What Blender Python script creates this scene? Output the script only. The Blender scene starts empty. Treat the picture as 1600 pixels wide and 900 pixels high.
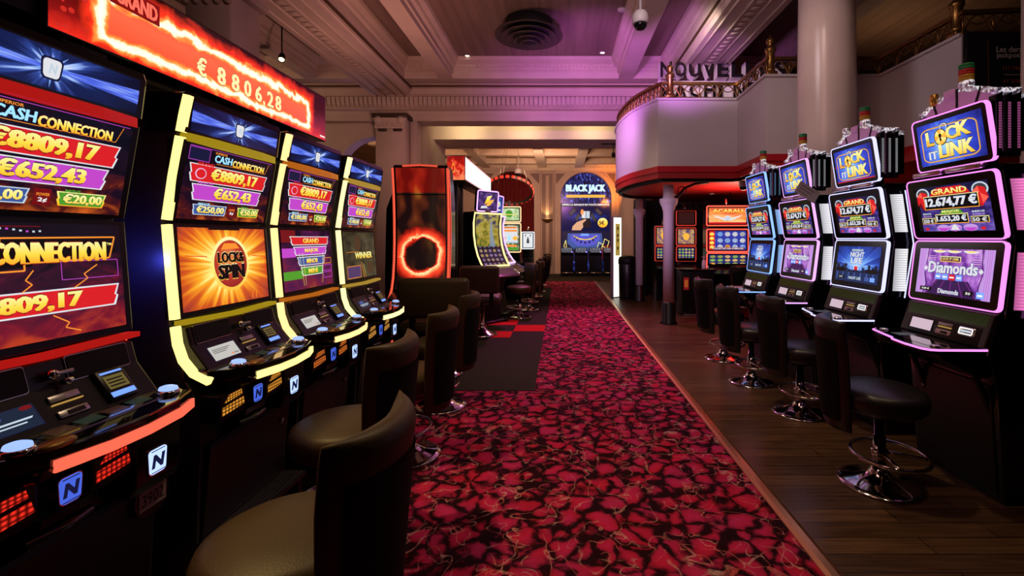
import bpy, bmesh, math, random
from mathutils import Vector, Matrix
random.seed(7)
SC = bpy.context.scene
COL = SC.collection
PI = math.pi

# ------------------------------------------------------------------ camera, world, exposure
cam_d = bpy.data.cameras.new('camera'); cam = bpy.data.objects.new('camera', cam_d); COL.objects.link(cam)
cam.location = (0, 0, 1.5); cam.rotation_euler = (PI/2, 0, 0)
cam_d.sensor_width = 36; cam_d.lens = 16.0
cam_d.shift_x = -75/1600; cam_d.shift_y = -78/1600
cam_d.clip_start = 0.05; cam_d.clip_end = 100
SC.camera = cam
vs = SC.view_settings
vs.view_transform = 'Standard'; vs.look = 'None'; vs.gamma = 1.0; vs.use_curve_mapping = False
vs.exposure = 0.0
try:
    SC.cycles.use_denoising = True
    SC.cycles.sample_clamp_indirect = 4.0
    SC.cycles.caustics_reflective = False; SC.cycles.caustics_refractive = False
    SC.cycles.max_bounces = 6
except Exception: pass
W = bpy.data.worlds.new('world'); SC.world = W; W.use_nodes = True
W.node_tree.nodes['Background'].inputs[0].default_value = (0.10, 0.06, 0.05, 1)
W.node_tree.nodes['Background'].inputs[1].default_value = 0.01

def h(s):
    s = s.lstrip('#'); v = [int(s[i:i+2], 16)/255 for i in (0, 2, 4)]
    return tuple(x/12.92 if x <= .04045 else ((x+.055)/1.055)**2.4 for x in v)

def lamp(kind, name, loc, to, energy, color, size=.3, cone=60, blend=.6):
    d = bpy.data.lights.new(name, kind); d.energy = energy; d.color = color
    if kind == 'AREA': d.shape = 'DISK'; d.size = size
    elif kind == 'SPOT': d.shadow_soft_size = size; d.spot_size = math.radians(cone); d.spot_blend = blend
    else: d.shadow_soft_size = size
    o = bpy.data.objects.new(name, d); COL.objects.link(o); o.location = loc
    if to is not None:
        o.rotation_euler = (Vector(to)-Vector(loc)).to_track_quat('-Z', 'Y').to_euler()
    o.visible_camera = False
    return o

WARM = (1, .72, .45); PURP = (.62, .16, 1.0); MAG = (1.0, .25, .75)
# downlights in the coffers over the aisle (ceiling fittings out of the picture overhead)
lamp('SPOT', 'aisle_downlight', (0.5, 3.4, 5.3), (0.3, 3.3, 0), 260, WARM, .10, 75, .8)
lamp('SPOT', 'aisle_downlight', (0.3, 7.0, 5.3), (0.3, 7.0, 0), 260, WARM, .10, 75, .8)
lamp('SPOT', 'aisle_downlight', (0.3, 12.5, 4.0), (0.3, 13.5, 0), 170, WARM, .10, 80, .8)
lamp('SPOT', 'left_downlight', (-2.6, 2.3, 5.3), (-1.0, 2.1, .6), 480, (1, .66, .24), .10, 44, .9)
lamp('SPOT', 'right_downlight', (2.2, 1.6, 5.3), (1.9, 2.4, 0), 75, (1, .7, .4), .10, 70, .9)
# violet stage wash on the beam, ceiling and balcony, then added fills
lamp('SPOT', 'violet_wash', (0.3, 6.7, 3.7), (0.8, 10.4, 4.9), 330, (.75, .18, 1.0), .15, 92, 1.0)
lamp('SPOT', 'violet_balcony_wash', (-.6, 7.4, 3.6), (1.35, 8.9, 3.2), 260, (.90, .42, 1.0), .15, 50, 1.0)
lamp('SPOT', 'violet_column_wash', (0.35, 5.6, 2.3), (1.92, 8.9, 1.3), 200, (.85, .50, 1.0), .15, 40, 1.0)
lamp('SPOT', 'violet_girder_wash', (1.4, 6.3, 3.9), (2.9, 9.6, 5.1), 150, (.80, .25, 1.0), .15, 70, 1.0)
lamp('AREA', 'upper_floor_fill', (6.0, 8.2, 4.3), (6.2, 8.0, 5.4), 5, (1, .55, .26), 1.2)  # added fill that warms the upper ceiling, no fitting stands there
lamp('SPOT', 'letter_fill', (1.75, 6.2, 4.65), (3.0, 8.6, 4.5), 130, (1, .80, .74), .1, 60, .9)  # added warm spot to brighten the white board and its letters
lamp('SPOT', 'violet_aisle_wash', (0.0, 10.0, 4.0), (0.4, 7.6, 0), 720, (1.0, .16, .62), .15, 66, 1.0)
lamp('AREA', 'pink_wash', (-2.2, 6.6, 2.9), (-3.0, 9.5, 5.2), 34, (1, .45, .36), .6)
lamp('AREA', 'hall_bounce', (-.2, 1.2, 4.6), (0, 7.5, 4.4), 30, (1, .5, .42), 1.6)
lamp('AREA', 'balcony_fill', (0.6, 4.2, 4.6), (3.0, 7.0, 3.2), 23, (.95, .75, .80), .8)
# cove light over the opening, sconce glow, orange wash of the far room, added fills
lamp('SPOT', 'column_fill', (1.5, 3.4, 5.0), (3.3, 5.7, 3.4), 110, (1, .70, .58), .12, 40, 1.0)  # added warm spot to brighten the big round column
for _x in (-2.4, -.9, .8): lamp('SPOT', 'cove_light', (_x, 11.02, 4.22), (_x, 11.8, 4.36), 34, (1, .76, .40), .12, 150, 1.0)
lamp('AREA', 'far_room_light', (-.6, 14.6, 3.3), (-.6, 18.9, 2.4), 115, (1, .58, .34), 1.5)
lamp('SPOT', 'orange_wash', (2.05, 17.9, 3.1), (2.15, 19.0, 3.7), 170, (1, .28, .04), .15, 120, 1.0)
lamp('AREA', 'left_wall_fill', (-6.5, 8.2, 4.5), (-6.5, 10.5, 3.8), 8, (1, .60, .35), 1.0)  # added warm fill for the left wall
lamp('AREA', 'alcove_light', (-4.4, 13.0, 3.9), (-4.3, 14.5, 3.7), 55, (1, .5, .25), .8)
lamp('SPOT', 'arch_uplight', (-4.5, 10.76, 2.3), (-4.3, 10.76, 4), 14, (.55, .40, 1.0), .06, 100, 1.0)
# under the balcony
lamp('AREA', 'red_soffit_light', (3.6, 8.6, 1.9), (3.6, 8.6, 2.7), 60, (1, .35, .25), .8)

# ------------------------------------------------------------------ materials
MATS = {}
def new_mat(name):
    m = bpy.data.materials.new(name); m.use_nodes = True
    return m, m.node_tree, m.node_tree.nodes['Principled BSDF']
def mat(name, col=(.5, .5, .5), rough=.5, metal=0., coat=0., spec=.5, bump=None):
    if name in MATS: return MATS[name]
    m, nt, p = new_mat(name)
    p.inputs['Base Color'].default_value = (*col, 1); p.inputs['Roughness'].default_value = rough
    p.inputs['Metallic'].default_value = metal; p.inputs['Coat Weight'].default_value = coat
    p.inputs['Coat Roughness'].default_value = .05
    p.inputs['Specular IOR Level'].default_value = spec
    if bump:
        g = nt.nodes.new('ShaderNodeTexCoord'); n = nt.nodes.new('ShaderNodeTexNoise'); b = nt.nodes.new('ShaderNodeBump')
        n.inputs['Scale'].default_value = bump[0]; b.inputs['Strength'].default_value = bump[1]; b.inputs['Distance'].default_value = .01
        nt.links.new(g.outputs['Object'], n.inputs['Vector']); nt.links.new(n.outputs['Fac'], b.inputs['Height'])
        nt.links.new(b.outputs['Normal'], p.inputs['Normal'])
    MATS[name] = m; return m
def emit(name, col, s=1.0, base=(.02, .02, .02)):
    if name in MATS: return MATS[name]
    m, nt, p = new_mat(name)
    p.inputs['Base Color'].default_value = (*base, 1); p.inputs['Roughness'].default_value = .3; p.inputs['Specular IOR Level'].default_value = .25
    p.inputs['Emission Color'].default_value = (*col, 1); p.inputs['Emission Strength'].default_value = s
    MATS[name] = m; return m

class NX:
    """small helper to write node expressions"""
    def __init__(s, name):
        s.m, s.nt, s.p = new_mat(name); MATS[name] = s.m
    def n(s, t, **kw):
        nd = s.nt.nodes.new(t)
        for k, v in kw.items(): setattr(nd, k, v)
        return nd
    def put(s, sock, v):
        if hasattr(v, 'links') or hasattr(v, 'is_linked'): s.nt.links.new(v, sock)
        else: sock.default_value = v
    def m2(s, op, a, b=0.0, c=0.0):
        nd = s.n('ShaderNodeMath', operation=op)
        s.put(nd.inputs[0], a); s.put(nd.inputs[1], b); s.put(nd.inputs[2], c)
        return nd.outputs[0]
    def uv(s):
        t = s.n('ShaderNodeTexCoord'); sp = s.n('ShaderNodeSeparateXYZ'); s.nt.links.new(t.outputs['UV'], sp.inputs[0])
        return sp.outputs[0], sp.outputs[1], t.outputs['UV'], t.outputs['Object']
    def vec(s, x, y, z=0.0):
        c = s.n('ShaderNodeCombineXYZ'); s.put(c.inputs[0], x); s.put(c.inputs[1], y); s.put(c.inputs[2], z); return c.outputs[0]
    def noise(s, v, scale=5., detail=3., dist=0.):
        nd = s.n('ShaderNodeTexNoise'); s.put(nd.inputs['Vector'], v)
        nd.inputs['Scale'].default_value = scale; nd.inputs['Detail'].default_value = detail; nd.inputs['Distortion'].default_value = dist
        return nd.outputs['Fac']
    def ramp(s, f, stops):
        nd = s.n('ShaderNodeValToRGB'); s.put(nd.inputs[0], f); e = nd.color_ramp.elements
        e[0].position, e[0].color = stops[0][0], (*stops[0][1], 1); e[1].position, e[1].color = stops[-1][0], (*stops[-1][1], 1)
        for p, c in stops[1:-1]:
            q = e.new(p); q.color = (*c, 1)
        return nd.outputs[0]
    def mix(s, f, a, b, blend='MIX'):
        nd = s.n('ShaderNodeMix', data_type='RGBA', blend_type=blend)
        s.put(nd.inputs[0], f)
        s.put(nd.inputs[6], a if hasattr(a, 'links') else (*a, 1)); s.put(nd.inputs[7], b if hasattr(b, 'links') else (*b, 1))
        return nd.outputs[2]
    def out_emit(s, col, strength=1.0):
        s.p.inputs['Base Color'].default_value = (.01, .01, .012, 1); s.p.inputs['Roughness'].default_value = .15; s.p.inputs['Specular IOR Level'].default_value = .25
        s.put(s.p.inputs['Emission Color'], col); s.p.inputs['Emission Strength'].default_value = strength
        return s.m

def m_radial(name, cu, cv, asp, stops, rays=0., nrays=9., strength=1., scale=1.0, warp=0.):
    if name in MATS: return MATS[name]
    x = NX(name); u, v, uv, _ = x.uv()
    a = x.m2('MULTIPLY', x.m2('SUBTRACT', u, cu), asp); b = x.m2('SUBTRACT', v, cv)
    d = x.m2('SQRT', x.m2('ADD', x.m2('MULTIPLY', a, a), x.m2('MULTIPLY', b, b)))
    dd = x.m2('MULTIPLY', d, scale)
    if rays:
        ang = x.m2('ARCTAN2', b, a)
        nz = x.noise(x.vec(x.m2('MULTIPLY', x.m2('COSINE', ang), nrays), x.m2('MULTIPLY', x.m2('SINE', ang), nrays), x.m2('MULTIPLY', d, .6)), 1.0, 2.)
        amt = x.m2('MULTIPLY', x.m2('SUBTRACT', nz, .5), rays)
        dd = x.m2('ADD', dd, x.m2('MULTIPLY', amt, x.m2('MINIMUM', x.m2('MULTIPLY', d, 4.0), 1.0)))
    if warp:
        dd = x.m2('ADD', dd, x.m2('MULTIPLY', x.m2('SUBTRACT', x.noise(uv, 7., 4.), .5), warp))
    return x.out_emit(x.ramp(dd, stops), strength)
def m_cloud(name, stops, scale=4., vb=0., strength=1., detail=4., dist=0., su=1., ub=0.):
    """noise picture with a vertical bias"""
    if name in MATS: return MATS[name]
    x = NX(name); u, v, uv, _ = x.uv()
    f = x.noise(x.vec(x.m2('MULTIPLY', u, su), v), scale, detail, dist)
    f = x.m2('ADD', f, x.m2('MULTIPLY', x.m2('SUBTRACT', .5, v), vb))
    if ub: f = x.m2('ADD', f, x.m2('MULTIPLY', x.m2('ABSOLUTE', x.m2('SUBTRACT', u, .5)), ub))
    return x.out_emit(x.ramp(f, stops), strength)
def m_flameframe(name, wid, hgt, u0, u1, v0, v1, strength=1.4):
    if name in MATS: return MATS[name]
    x = NX(name); u, v, uv, _ = x.uv()
    nv = x.vec(x.m2('MULTIPLY', u, wid), x.m2('MULTIPLY', v, hgt))
    n1 = x.m2('SUBTRACT', x.noise(nv, 9., 5., 1.2), .5)
    du = x.m2('MULTIPLY', x.m2('SUBTRACT', x.m2('ABSOLUTE', x.m2('SUBTRACT', u, (u0+u1)/2)), (u1-u0)/2), wid)
    dv = x.m2('MULTIPLY', x.m2('SUBTRACT', x.m2('ABSOLUTE', x.m2('SUBTRACT', v, (v0+v1)/2)), (v1-v0)/2), hgt)
    sd = x.m2('MAXIMUM', du, dv)
    d = x.m2('ABSOLUTE', x.m2('ADD', sd, x.m2('MULTIPLY', n1, .085)))
    fr = x.ramp(x.m2('MULTIPLY', d, 11.0), [(0, (1, .95, .8)), (.14, (1, .85, .55)), (.22, (1, .30, .05)), (.42, (.9, .03, .01)), (1, (0, 0, 0))])
    ins = x.m2('LESS_THAN', sd, 0.0)
    dk = x.ramp(x.m2('ADD', v, x.m2('MULTIPLY', n1, .3)), [(0, (.70, .02, .01)), (.22, (.22, .004, .004)), (.55, (.05, .001, .001)), (1, (.02, 0, 0))])
    inn = x.ramp(v, [(0, (1, .06, .02)), (.5, (1, .12, .05)), (1, (1, .04, .015))])
    base = x.mix(ins, dk, inn)
    return x.out_emit(x.mix(1.0, base, fr, 'LIGHTEN'), strength)
def m_bulbs(name, col, scale=(30, 2), strength=2., dark=.15):
    """rows of small lamps / ribs seen through a lens (UV)"""
    if name in MATS: return MATS[name]
    x = NX(name); u, v, uv, _ = x.uv()
    a = x.m2('ABSOLUTE', x.m2('SINE', x.m2('MULTIPLY', u, PI*scale[0]))); b = x.m2('ABSOLUTE', x.m2('SINE', x.m2('MULTIPLY', v, PI*scale[1])))
    f = x.m2('MULTIPLY', a, b)
    return x.out_emit(x.ramp(f, [(0, tuple(c*dark for c in col)), (.55, tuple(c*(.35+dark) for c in col)), (1, col)]), strength)

BLACK = mat('black_gloss', (.004, .004, .005), .16, spec=.5)
BLACKM = mat('black_matt', (.005, .005, .005), .55, spec=.25)
BLACKP = mat('black_plastic', (.006, .0055, .006), .32, spec=.4)
DECK = mat('black_deck_gloss', (.004, .004, .004), .05, spec=.7, coat=.5)
CHROME = mat('chrome', (.78, .76, .74), .10, 1.)
STEEL = mat('brushed_steel', (.45, .44, .43), .32, 1.)
BRONZE = mat('bronze', (.30, .16, .05), .38, .85, bump=(30, .2))
GLASSB = mat('dark_screen_glass', (.004, .004, .005), .06, coat=1.)

# ------------------------------------------------------------------ mesh helpers
class MB:
    def __init__(s): s.bm = bmesh.new(); s.mats = []; s.uvl = s.bm.loops.layers.uv.new('UVMap')
    def mi(s, m):
        if m is None: return 0
        if m not in s.mats: s.mats.append(m)
        return s.mats.index(m)
    def face(s, pts, m=None, uvs=None, smooth=False):
        vv = [s.bm.verts.new(p) for p in pts]
        f = s.bm.faces.new(vv); f.material_index = s.mi(m); f.smooth = smooth
        if uvs:
            for l, t in zip(f.loops, uvs): l[s.uvl].uv = t
        return f
    def box(s, x0, x1, y0, y1, z0, z1, m=None, bev=0., seg=2, M=None):
        r = bmesh.ops.create_cube(s.bm, size=1.0); vv = r['verts']
        for v in vv:
            v.co = Vector((x0+(v.co.x+.5)*(x1-x0), y0+(v.co.y+.5)*(y1-y0), z0+(v.co.z+.5)*(z1-z0)))
        fs = list({f for v in vv for f in v.link_faces})
        if bev > 0:
            es = list({e for v in vv for e in v.link_edges})
            rr = bmesh.ops.bevel(s.bm, geom=es, offset=bev, segments=seg, affect='EDGES', profile=.5)
            vv = [v for v in rr['verts'] if v.is_valid]; fs = list({f for v in vv for f in v.link_faces})
        for f in fs: f.material_index = s.mi(m); f.smooth = bev > 0
        if M:
            for v in vv: v.co = M @ v.co
        return vv
    def prism(s, poly, ax, a, b, m=None, bev=0., smooth=False, M=None):
        """poly of 2-D points extruded along axis ax ('x': (y,z); 'y': (x,z); 'z': (x,y)) from a to b"""
        def P(p, t):
            return Vector((t, p[0], p[1])) if ax == 'x' else Vector((p[0], t, p[1])) if ax == 'y' else Vector((p[0], p[1], t))
        A = [s.bm.verts.new(P(p, a)) for p in poly]; B = [s.bm.verts.new(P(p, b)) for p in poly]
        n = len(poly); fs = []
        for i in range(n): fs.append(s.bm.faces.new((A[i], A[(i+1) % n], B[(i+1) % n], B[i])))
        fs.append(s.bm.faces.new(A[::-1])); fs.append(s.bm.faces.new(B))
        bmesh.ops.recalc_face_normals(s.bm, faces=fs)
        vv = A+B
        if bev > 0:
            es = list({e for f in fs[-2:] for e in f.edges})
            rr = bmesh.ops.bevel(s.bm, geom=es, offset=bev, segments=2, affect='EDGES', profile=.5, clamp_overlap=True)
            vv = list({v for f in fs if f.is_valid for v in f.verts} | {v for v in rr['verts'] if v.is_valid} | {v for f in rr['faces'] for v in f.verts}); fs = list({f for v in vv for f in v.link_faces})
        for f in fs: f.material_index = s.mi(m); f.smooth = smooth
        if M:
            for v in vv: v.co = M @ v.co
        return vv
    def lathe(s, prof, c=(0, 0, 0), seg=32, m=None, M=None, sx=1., sy=1.):
        rings = []
        for r, z in prof:
            if r < 1e-5: rings.append([s.bm.verts.new((c[0], c[1], c[2]+z))])
            else: rings.append([s.bm.verts.new((c[0]+r*sx*math.cos(2*PI*i/seg), c[1]+r*sy*math.sin(2*PI*i/seg), c[2]+z)) for i in range(seg)])
        fs = []
        for A, B in zip(rings, rings[1:]):
            for i in range(seg):
                j = (i+1) % seg
                if len(A) == 1 and len(B) == 1: continue
                if len(A) == 1: q = (A[0], B[j], B[i])
                elif len(B) == 1: q = (A[i], A[j], B[0])
                else: q = (A[i], A[j], B[j], B[i])
                fs.append(s.bm.faces.new(q))
        for R, rev in ((rings[0], True), (rings[-1], False)):
            if len(R) > 1: fs.append(s.bm.faces.new(R[::-1] if rev else R))
        bmesh.ops.recalc_face_normals(s.bm, faces=fs)
        for f in fs: f.material_index = s.mi(m); f.smooth = True
        if M:
            for v in {v for f in fs for v in f.verts}: v.co = M @ v.co
    def tube(s, pts, r, m=None, closed=False, seg=8, cap=True, flat=None):
        """tube along pts; flat=(ra, rb, up) gives an elliptic/flat section; UV u along, v around"""
        pts = [Vector(p) for p in pts]; n = len(pts); rings = []
        ref = None
        L = [0.]
        for i in range(1, n): L.append(L[-1]+(pts[i]-pts[i-1]).length)
        for i in range(n):
            if closed: t = pts[(i+1) % n]-pts[i-1]
            else: t = pts[min(i+1, n-1)]-pts[max(i-1, 0)]
            t.normalize()
            if ref is None:
                ref = Vector((0, 0, 1)) if abs(t.z) < .9 else Vector((1, 0, 0))
                if flat: ref = Vector(flat[2])
            if flat: ref = Vector(flat[2])
            a = ref-t*ref.dot(t)
            if a.length < 1e-6: a = t.orthogonal()
            a.normalize(); b = t.cross(a); ref = a
            ra, rb = (flat[0], flat[1]) if flat else (r, r)
            if flat:
                rings.append([s.bm.verts.new(pts[i]+a*ra*sa+b*rb*sb) for sa, sb in ((1, 1), (1, -1), (-1, -1), (-1, 1))])
            else:
                rings.append([s.bm.verts.new(pts[i]+a*ra*math.cos(2*PI*k/seg)+b*rb*math.sin(2*PI*k/seg)) for k in range(seg)])
        k = len(rings[0]); fs = []
        tot = max(L[-1], 1e-6)
        for i in range(n if closed else n-1):
            A, B = rings[i], rings[(i+1) % n]
            for j in range(k):
                f = s.bm.faces.new((A[j], A[(j+1) % k], B[(j+1) % k], B[j])); fs.append(f)
                u0, u1 = L[i]/tot, (L[(i+1) % n]/tot if i+1 < n else 1.)
                for l, t in zip(f.loops, ((u0, j/k), (u0, (j+1)/k), (u1, (j+1)/k), (u1, j/k))): l[s.uvl].uv = t
        if cap and not closed: fs.append(s.bm.faces.new(rings[0][::-1])); fs.append(s.bm.faces.new(rings[-1]))
        bmesh.ops.recalc_face_normals(s.bm, faces=fs)
        for f in fs: f.material_index = s.mi(m); f.smooth = not flat
    def grid(s, P, m=None, closed_u=False, smooth=True, uv=True):
        """P[i][j] points -> quads"""
        R = [[s.bm.verts.new(p) for p in row] for row in P]; nu, nv = len(P), len(P[0]); fs = []
        T = [0.]
        for j in range(1, nv): T.append(T[-1]+(Vector(P[0][j])-Vector(P[0][j-1])).length)
        T = [t/(T[-1] or 1) for t in T]
        for i in range(nu if closed_u else nu-1):
            for j in range(nv-1):
                a, b = i, (i+1) % nu
                f = s.bm.faces.new((R[a][j], R[b][j], R[b][j+1], R[a][j+1])); fs.append(f)
                for l, t in zip(f.loops, ((i/(nu-1 or 1), T[j]), ((i+1)/(nu-1 or 1), T[j]), ((i+1)/(nu-1 or 1), T[j+1]), (i/(nu-1 or 1), T[j+1]))): l[s.uvl].uv = t
        for f in fs: f.material_index = s.mi(m); f.smooth = smooth
        return R
    def mesh(s, name, m=None):
        me = bpy.data.meshes.new(name); s.bm.normal_update(); s.bm.to_mesh(me); s.bm.free()
        for q in (s.mats or [m]): me.materials.append(q)
        return me
    def build(s, name, m=None, parent=None):
        if m is not None and not s.mats: s.mats = [m]
        return obj(name, s.mesh(name), parent)

def obj(name, me, parent=None):
    o = bpy.data.objects.new(name, me); COL.objects.link(o)
    if parent: o.parent = parent
    return o
def tag(o, label, cat, group=None, kind=None):
    o['label'] = label; o['category'] = cat
    if group: o['group'] = group
    if kind: o['kind'] = kind
    return o
def thing(name, label, cat, loc=(0, 0, 0), rz=0., group=None):
    o = bpy.data.objects.new(name, None); COL.objects.link(o); o.location = loc; o.rotation_euler = (0, 0, rz)
    o.empty_display_size = .1
    return tag(o, label, cat, group)
def struct(mb, name, m=None, label=None, cat=None):
    o = mb.build(name, m); o['kind'] = 'structure'
    o['label'] = label or name.replace('_', ' '); o['category'] = cat or name.split('_')[0]
    return o
def rrect(w, hh, r, n=4):
    """rounded rectangle centred at the origin"""
    P = []
    for cx, cy, a0 in ((w/2-r, hh/2-r, 0), (-w/2+r, hh/2-r, 90), (-w/2+r, -hh/2+r, 180), (w/2-r, -hh/2+r, 270)):
        for i in range(n+1):
            a = math.radians(a0+90*i/n); P.append((cx+r*math.cos(a), cy+r*math.sin(a)))
    return P

# ------------------------------------------------------------------ lettering
TXT = {}
def text_mesh(s, bold=.02, depth=0.):
    k = (s, bold, depth)
    if k in TXT: return TXT[k]
    c = bpy.data.curves.new('lettering', 'FONT'); c.body = s; c.offset = bold; c.resolution_u = 2; c.extrude = depth; c.fill_mode = 'BOTH' if depth else 'FRONT'
    o = bpy.data.objects.new('lettering', c); COL.objects.link(o)
    dg = bpy.context.evaluated_depsgraph_get(); ev = o.evaluated_get(dg); me = ev.to_mesh()
    V = [v.co.copy() for v in me.vertices]; F = [tuple(p.vertices) for p in me.polygons]; N = [p.normal.copy() for p in me.polygons]
    ev.to_mesh_clear(); bpy.data.objects.remove(o); bpy.data.curves.remove(c)
    x0 = min(v.x for v in V); x1 = max(v.x for v in V); y0 = min(v.y for v in V); y1 = max(v.y for v in V)
    V = [((v.x-x0)/(x1-x0), (v.y-y0)/(y1-y0), v.z) for v in V]
    TXT[k] = (V, F, N, (x1-x0)/(y1-y0)); return TXT[k]

class Panel:
    """flat panel in a thing's frame: origin, U (full width), V (full height); graphics stacked in layers off its face"""
    def __init__(s, o, U, V, gap=.0008):
        s.o, s.U, s.V = Vector(o), Vector(U), Vector(V); s.n = s.U.cross(s.V).normalized(); s.gap = gap; s.mb = MB()
    def p(s, u, v, lay=0): return s.o+s.U*u+s.V*v+s.n*(lay*s.gap)
    def poly(s, pts, m, lay=1):
        c = (sum(p[0] for p in pts)/len(pts), sum(p[1] for p in pts)/len(pts))
        us = [p[0] for p in pts]; vs_ = [p[1] for p in pts]; w = max(us)-min(us) or 1; hh = max(vs_)-min(vs_) or 1
        f = s.mb.face([s.p(u, v, lay) for u, v in pts], m, [((u-min(us))/w, (v-min(vs_))/hh) for u, v in pts])
        if f.calc_area() > 0:
            f.normal_update()
            if f.normal.dot(s.n) < 0: f.normal_flip()
    def rect(s, u0, v0, u1, v1, m, lay=1, sk=0.): s.poly([(u0, v0), (u1, v0), (u1+sk, v1), (u0+sk, v1)], m, lay)
    def banner(s, u0, v0, u1, v1, m, me, lay=1, b=.012, sl=.03):
        """trapezoid banner with a bright zig-zag rim"""
        hh = v1-v0
        def shp(e):
            return [(u0-e+sl, v0-e), (u1+e-sl, v0-e), (u1+e-sl*.3, v0+hh*.45), (u1+e-sl*.75, v0+hh*.5), (u1+e, v1+e), (u0-e, v1+e), (u0-e+sl*.75, v0+hh*.5), (u0-e+sl*.3, v0+hh*.45)]
        s.poly(shp(b), me, lay); s.poly(shp(0), m, lay+1)
    def disc(s, cu, cv, ru, rv, m, lay=1, n=28, a0=0, a1=360):
        s.poly([(cu+ru*math.cos(math.radians(a0+(a1-a0)*i/n)), cv+rv*math.sin(math.radians(a0+(a1-a0)*i/n))) for i in range(n)], m, lay)
    def line(s, pts, w, m, lay=1, closed=False):
        """polyline of width w (fraction of panel height)"""
        asp = s.U.length/s.V.length
        Q = list(pts)+([pts[0]] if closed else [])
        for (a, b), (c, d) in zip(Q, Q[1:]):
            dx, dy = (c-a)*asp, d-b; l = math.hypot(dx, dy) or 1
            nx, ny = -dy/l*w/2/asp, dx/l*w/2
            s.poly([(a-nx, b-ny), (c-nx, d-ny), (c+nx, d+ny), (a+nx, b+ny)], m, lay)
    def text(s, t, u0, v0, u1, v1, m, lay=3, sh=0., bold=.02, edge=None, eb=.07):
        """lettering fitted to a box; bold adds weight by close repeats, edge draws a rim round the letters"""
        V, F, N, a = text_mesh(t, .02)
        hh = v1-v0; asp = s.U.length/s.V.length; k = max(0., bold-.02)*.85
        def put(du, dv, mm, ly):
            for f in F:
                s.mb.face([s.p(u0+du+(u1-u0)*V[i][0]+sh*V[i][1]*hh, v0+dv+hh*V[i][1], ly) for i in f], mm, [(V[i][0], V[i][1]) for i in f])
        if edge is not None:
            e = eb*.5*hh
            for i in range(8): put(e/asp*math.cos(i*PI/4), e*math.sin(i*PI/4), edge, lay-.6+.03*i)
        n = 3 if k > 0 else 1
        for i in range(n): put((i-(n-1)/2)*k*hh/asp*1.2, 0, m, lay+.06*i)
    def back(s, m, e=0.): s.rect(-e, -e, 1+e, 1+e, m, 0)
    def build(s, name, parent): return s.mb.build(name, None, parent)
def text3d(s, w, hh, d, mf, ms, bold=.03):
    """extruded standing letters in local x (width), z (height), thickness d along y; face at -y"""
    mb = MB(); V, F, N, a = text_mesh(s, bold, .1)
    for f, n in zip(F, N):
        mb.face([(V[i][0]*w, -V[i][2]/.1*d/2, V[i][1]*hh) for i in f], mf if n.z > .5 else ms)
    return mb

# ------------------------------------------------------------------ setting: materials
def wall_mat(name, col, rough=.6, var=.12):
    x = NX(name); t = x.n('ShaderNodeTexCoord'); f = x.noise(t.outputs['Object'], 1.3, 5.)
    x.put(x.p.inputs['Base Color'], x.ramp(f, [(.3, tuple(c*(1-var) for c in col)), (.7, tuple(min(1, c*(1+var)) for c in col))]))
    x.p.inputs['Roughness'].default_value = rough
    return x.m
PLASTER = wall_mat('cream_plaster', (.62, .50, .43)); PLASTERD = wall_mat('ceiling_plaster', (.36, .27, .24), .65, .2)
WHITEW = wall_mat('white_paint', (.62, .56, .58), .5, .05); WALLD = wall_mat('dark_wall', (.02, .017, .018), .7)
GREYW = wall_mat('grey_beam_paint', (.45, .40, .44), .6)
REDP = mat('red_trim_paint', (.50, .012, .022), .35); REDC = wall_mat('red_ceiling', (.42, .012, .012), .5)
STONE = wall_mat('column_paint', (.70, .57, .52), .28)
def floor_wood():
    x = NX('wood_floor'); t = x.n('ShaderNodeTexCoord'); b = x.n('ShaderNodeTexBrick')
    x.nt.links.new(t.outputs['Object'], b.inputs['Vector'])
    b.inputs['Color1'].default_value = (.115, .060, .026, 1); b.inputs['Color2'].default_value = (.060, .030, .014, 1); b.inputs['Mortar'].default_value = (.012, .006, .003, 1)
    b.inputs['Scale'].default_value = 1.0; b.inputs['Mortar Size'].default_value = .003; b.inputs['Brick Width'].default_value = 1.1; b.inputs['Row Height'].default_value = .12; b.offset = .37
    mp = x.n('ShaderNodeMapping'); mp.inputs['Scale'].default_value = (1.5, 26, 1); x.nt.links.new(t.outputs['Object'], mp.inputs[0])
    g = x.noise(mp.outputs[0], 2.0, 6., .4)
    c = x.mix(1.0, b.outputs['Color'], x.ramp(g, [(.25, (.45, .42, .40)), (.75, (1.3, 1.25, 1.2))]), 'MULTIPLY')
    x.put(x.p.inputs['Base Color'], c)
    x.put(x.p.inputs['Roughness'], x.m2('ADD', x.m2('MULTIPLY', g, .25), .20))
    return x.m
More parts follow.
